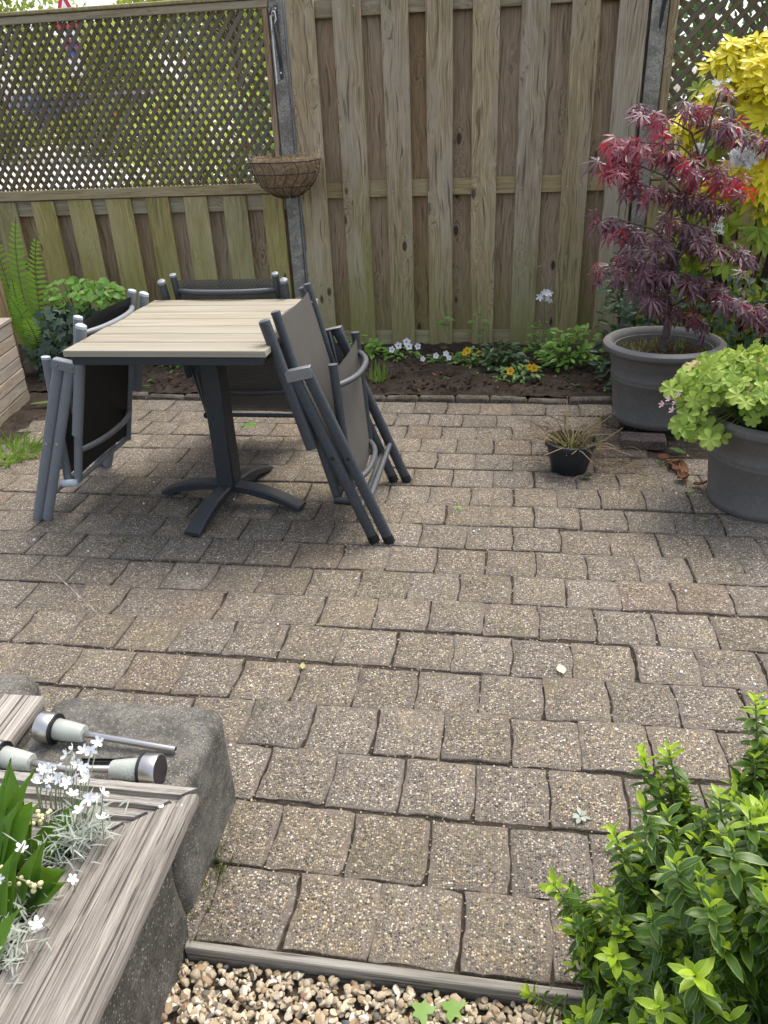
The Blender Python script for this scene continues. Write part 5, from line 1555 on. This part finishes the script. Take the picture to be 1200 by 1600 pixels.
scatter(rl, 'leaf', RS, its, M['freshgreen'], 200, 'leaves')
mb = MB()
for s in st: mb.tube(s, [.005, .003, .0015], 5, caps=False)
mb.build('stems', M['bark'], rl, angle=None)
iv = thing('ivy', 'dark green ivy covering the ground behind the left chair', 'ivy', (-2.62, 4.30, .0))
IS = [ivy_leaf(k) for k in range(5)]
its = []
for i in range(520):
    a = U(0, 6.28); r = math.sqrt(random.random()); z = .06 + .40 * random.random() * math.sqrt(max(.05, 1 - r * r * .7))
    p = Vector((.32 * r * math.cos(a), .16 * r * math.sin(a) + .02, z))
    its.append((random.randrange(5), frame(p, (random.gauss(0, .6), random.gauss(-.3, .4), U(-1, .2)), (random.gauss(0, .4), -.8, .6), U(.028, .055))))
scatter(iv, 'leaf', IS, its, M['ivy'], 220, 'leaves')
grass_tuft('grass_tuft', 'clump of long arching grass in front of the slatted planter', 'grass', (-2.37, 3.13, .0), 190, .13, .04, .13, M['grass'], 2.8, .008, part_limit=190)
o = MB().add(*blade(1, .22, 6, .02, .1, .5)).build('fallen_leaf', M['midgreen'], None, (-2.64, 3.78, .03), (0, 0, -1.2)); o.scale = (.2, .22, .2)
tag(o, 'long blue-green fallen leaf beside the slatted planter', 'leaf')

# ---- moss and little weeds in the joints
ms = thing('joint_moss', 'moss and tiny weeds growing in the paving joints', 'moss'); ms['kind'] = 'stuff'
its = []; MSH = [blade(1, .3, 2, .3, .1, .4)]
for i in range(4200):
    k = random.randrange(-6, 12); x = U(-2.3, 1.0)
    if random.random() < .6: y = LINE0 - PITCH * k + random.gauss(0, .002)
    else:
        off = .045 if k % 2 == 0 else .128
        x = off + PITCH * random.randrange(-14, 6) + random.gauss(0, .002); y = LINE0 - PITCH * (k + U(0, 1))
    if hn(x * 1.7, y * 1.3) < .05 and random.random() < .85: continue
    if x < -.62 and y < 1.3: continue
    its.append((0, frame((x, y, -.008), (random.gauss(0, 1), random.gauss(0, 1), U(.3, 1)), (0, 0, 1), U(.007, .017))))
for (x, y, n) in ((-.578, 1.03, 60), (-.585, .95, 30), (.78, 2.62, 10), (.70, 3.2, 60), (-.05, 2.2, 12)):
    for i in range(n): its.append((0, frame((x + random.gauss(0, .02), y + random.gauss(0, .03), 0), (random.gauss(0, .7), random.gauss(0, .7), 1), (0, 0, 1), (U(.006, .012), U(.015, .04), .02))))
scatter(ms, 'moss_blade', MSH, its, M['moss'], 0, 'moss_blades')

jg = MB(); bm = bmesh.new(); bmesh.ops.create_icosphere(bm, subdivisions=1, radius=1.0)
iv1 = np.array([v.co for v in bm.verts]); if1 = [tuple(v.index for v in f.verts) for f in bm.faces]; bm.free()
for i in range(5200):
    k = random.randrange(-6, 12); x = U(-2.3, 1.0)
    if random.random() < .5: y = LINE0 - PITCH * k + random.gauss(0, .004) + .006 * math.sin(x * 2.3 + k * 1.7)
    else:
        x = (.045 if k % 2 == 0 else .128) + PITCH * random.randrange(-14, 6) + random.gauss(0, .004); y = LINE0 - PITCH * (k + U(0, 1))
    if x < -.60 and y < 1.3: continue
    s_ = U(.0009, .0026)
    jg.add(iv1 * (1 + rng.uniform(-.3, .3, (len(iv1), 1))) * s_ * np.array([U(.8, 1.6), U(.8, 1.4), .8]) + np.array([x, y, U(-.003, .001)]), if1)
tag(jg.build('joint_grit', M['gravel'], angle=None), 'fine grit and sand lying in the paving joints', 'grit', kind='stuff')

# ---- fallen leaves and bits on the paving
def fallen(label, loc, s, mat, shape, rz=None, name='fallen_leaf'):
    V, F, UV = shape
    o = MB().add(V, F, UV).build(name, mat, None, loc, (U(-.1, .1), U(-.1, .1), U(0, 6.28) if rz is None else rz), angle=None)
    o.scale = (s, s, s)
    return tag(o, label, 'leaf', None)
bl = lambda w=.55, c=-.15: blade(1, w, 5, c, .12, .5)
fallen('pale yellow fallen leaf on the open paving right of centre', (.186, 1.74, .006), .036, M['cream'], bl(.75), .3)
fallen('small orange brown fallen leaf on the paving left of centre', (-.548, 1.686, .008), .026, M['geranium_old'], bl(.6), .2)
sprig = rosette(7, .1, -.1, .5, .9, .4, .2, 3)
fallen('grey green lobed leaf sprig on the paving near the glossy shrub', (.197, 1.249, .008), .024, M['silver'], sprig, name='leaf_sprig')
fallen('small grey green leaf sprig half under the glossy shrub', (.255, 1.174, .008), .018, M['silver'], sprig, name='leaf_sprig')
fallen('small green maple-shaped leaf in front of the table', (-1.432, 2.38, .008), .035, M['freshgreen'], maple_leaf(.2, 3))
fallen('small green leaf on the paving between the chair and the small pot', (-.172, 2.73, .008), .030, M['freshgreen'], maple_leaf(.2, 5))
fallen('green lobed leaf on the paving under the table', (-1.301, 3.585, .008), .045, M['freshgreen'], lobed_leaf(5, .4, 3, .05, 150, 4))
fallen('dark green leaf touching the front of the small black pot', (.330, 3.02, .010), .05, M['dkgreen'], bl(.6), -1.2)
fallen('large green leaf beside the reddish brown brick', (.735, 3.335, .02), .075, M['midgreen'], bl(.7, .1), -1.9)
fallen('small yellow green leaf on the paving left of the geranium pot', (.745, 2.93, .008), .034, M['choisya_g'], bl(.6), 3.0)
fallen('thin green leaf at the foot of the geranium pot', (.775, 2.70, .008), .04, M['freshgreen'], bl(.3), 1.9)
DRY = ['nearest the brick', 'touching the large green leaf', 'at the top of the little heap', 'at the left of the little heap', 'against the geranium pot', 'at the bottom of the little heap', 'lowest and closest to the geranium pot', 'half hidden beside the maple pot']
for i, (x, y) in enumerate(((.70, 3.22), (.735, 3.12), (.755, 3.20), (.72, 3.05), (.765, 3.08), (.745, 3.00), (.775, 3.0), (.735, 3.26))):
    o = fallen('dry brown curled leaf between the two grey pots, ' + DRY[i], (x, y, .007), U(.045, .080), M['drybrown'], blade(1, U(.5, .8), 6, U(-.6, .5), U(.2, .45), .5, 0, .1, U(-.3, .3)))
    o['group'] = 'dry brown leaves between the pots'
for lb_, x, y, k in (('left of the pair of small ivy-shaped green leaves on the gravel', -.10, .79, 9), ('right of the pair of small ivy-shaped green leaves on the gravel', -.065, .80, 10)):
    o = fallen(lb_, (x, y, .0), .030, M['freshgreen'], ivy_leaf(k)); o['group'] = 'green leaves on the gravel'
mb = MB()
for i in range(60):
    x = U(-1.8, 1.0); y = U(1.0, 3.9); s = U(.002, .0045)
    if x < -.55 and y < 1.35: continue
    V = ico_v * (1 + rng.uniform(-.2, .2, (len(ico_v), 1))) * s
    mb.add(V + np.array([x, y, .004]), ico_f)
tag(mb.build('white_crumbs', M['white'], angle=None), 'tiny white crumbs scattered over the paving', 'crumbs', kind='stuff')

mb = MB(); A = Vector((-1.59, 2.145, .0035)); B = Vector((-1.241, 1.864, .0035)); sd = Vector((.62, .78, 0)); V = []; F = []
for i in range(25):
    t = i / 24; w = .0026 * random.random() * (.3 + math.sin(t * 3.14)); c = A.lerp(B, t) + sd * random.gauss(0, .0012)
    V += [c - sd * w, c + sd * w]
    if i: F.append((2 * i - 2, 2 * i - 1, 2 * i + 1, 2 * i))
tag(mb.add(V, F).build('chalk_scratch', M['scratch'], angle=None), 'pale diagonal scratch mark across the paving at the left', 'scratch mark')

# ---- trees and bushes beyond the fence
def leaf_cloud(n, fn, smin, smax):
    mb = MB()
    P = np.array([fn() for _ in range(n)]); D = rng.normal(size=(n, 3)); D /= np.linalg.norm(D, axis=1)[:, None]
    E = np.cross(D, rng.normal(size=(n, 3))); E /= np.linalg.norm(E, axis=1)[:, None]
    s = rng.uniform(smin, smax, (n, 1))
    A = P - D * s; B = P + E * s * .5; C_ = P + D * s; Dd = P - E * s * .5
    V = np.stack([A, B, C_, Dd], 1).reshape(-1, 3)
    me_f = [(4 * i, 4 * i + 1, 4 * i + 2, 4 * i + 3) for i in range(n)]
    mb.v = [tuple(p) for p in V.tolist()]; mb.f = me_f; mb.uv = [(.5, 0), (1, .5), (.5, 1), (0, .5)] * n
    return mb
def tree(label, loc, h, cr, n, mat, smin=.06, smax=.14, trunk_r=.12, group='trees across the street', cz=None, name='leafy_tree'):
    t = thing(name, label, 'tree', loc, 0, group)
    MB().tube([(0, 0, -.2), (.05, 0, h * .3), (-.05, .05, h * .6), (0, 0, h * .85)], [trunk_r, trunk_r * .8, trunk_r * .5, trunk_r * .2], 10).build('trunk', M['bark'], t)
    cl = []
    for i in range(16):
        a = U(0, 6.28); r = cr * math.sqrt(random.random()) * .75; z = h * (cz or .62) + U(-1, 1) * h * .32
        cl.append((r * math.cos(a), r * math.sin(a), z, cr * U(.28, .5)))
        MB().tube([(0, 0, h * .35), (r * .5 * math.cos(a), r * .5 * math.sin(a), (h * .4 + z) / 2), (r * math.cos(a), r * math.sin(a), z)], [trunk_r * .35, trunk_r * .2, trunk_r * .06], 6).build('limb', M['bark'], t)
    def f():
        c = random.choice(cl); d = rv(); d = d.normalized() * c[3] * random.random() ** .4
        return (c[0] + d.x, c[1] + d.y, c[2] + d.z * .8)
    o = leaf_cloud(n, f, smin, smax).build('crown', mat, t, angle=None); o['kind'] = 'stuff'
tree('leafy tree across the street at the far left of the trellis', (-14.2, 22.5, .7), 7.2, 2.8, 10000, M['treeleaf'])
tree('leafy tree across the street just right of the traffic sign', (-7.4, 23.0, .7), 7.0, 2.8, 9500, M['treeleaf'])
tree('leafy tree across the street behind the right half of the left trellis', (-4.9, 21.0, .6), 4.9, 1.7, 3800, M['treeleaf2'])
tree('distant leafy tree far behind the traffic sign', (-20.5, 42.0, .9), 4.4, 4.0, 7000, M['treeleaf'], .1, .22)
tree('distant leafy tree far right behind the trellis', (-12.0, 40.0, .9), 5.0, 3.4, 5000, M['treeleaf'], .1, .22)
def bush(label, loc, rx, ry, h, n, mat, smin, smax, name='bush', flowers=None, group=None, box=False):
    t = thing(name, label, 'bush', loc, 0, group)
    def f():
        d = Vector((U(-1, 1), U(-1, 1), U(-1, 1))) if box else rv().normalized() * random.random() ** .33
        return (d.x * rx, d.y * ry, h * .5 + d.z * h * .5)
    o = leaf_cloud(n, f, smin, smax).build('foliage', mat, t, angle=None); o['kind'] = 'stuff'
    mb = MB()
    for i in range(7):
        a = U(0, 6.28); mb.tube([(0, 0, -.1), (rx * .3 * math.cos(a), ry * .3 * math.sin(a), h * .4), (rx * .6 * math.cos(a), ry * .6 * math.sin(a), h * .75)], [.02, .012, .005], 6)
    mb.build('stems', M['bark'], t, angle=None)
    if flowers:
        its = [(0, frame(f(), rv(), (0, -1, .3), U(.03, .05))) for _ in range(flowers[1])]
        scatter(t, 'flower', [petal_flower(5, .7, False, .2)], its, flowers[0], 40)
bush('bright yellow green bush close behind the left trellis', (-2.45, 6.8, -.05), 1.0, .55, 1.75, 5200, M['treeleaf2'], .02, .05, flowers=(M['petal'], 24))
bush('green bush with red flowers behind the trellis beside the grey post', (-1.75, 6.3, -.05), .45, .4, 1.7, 2200, M['hedgeleaf'], .02, .045, flowers=(M['red'], 12))
bush('low clipped bush across the street under the trees', (-9.4, 20.0, .5), 2.2, .8, 1.4, 3500, M['treeleaf'], .05, .1)
bush('low bush across the street at the far left', (-13.8, 20.0, .5), 2.4, .8, 1.5, 3500, M['treeleaf'], .05, .1)
bush('dense dark green hedge close behind the right trellis', (2.4, 5.75, -.05), 1.9, .45, 2.9, 17000, M['hedgeleaf'], .025, .055, name='hedge', box=True)
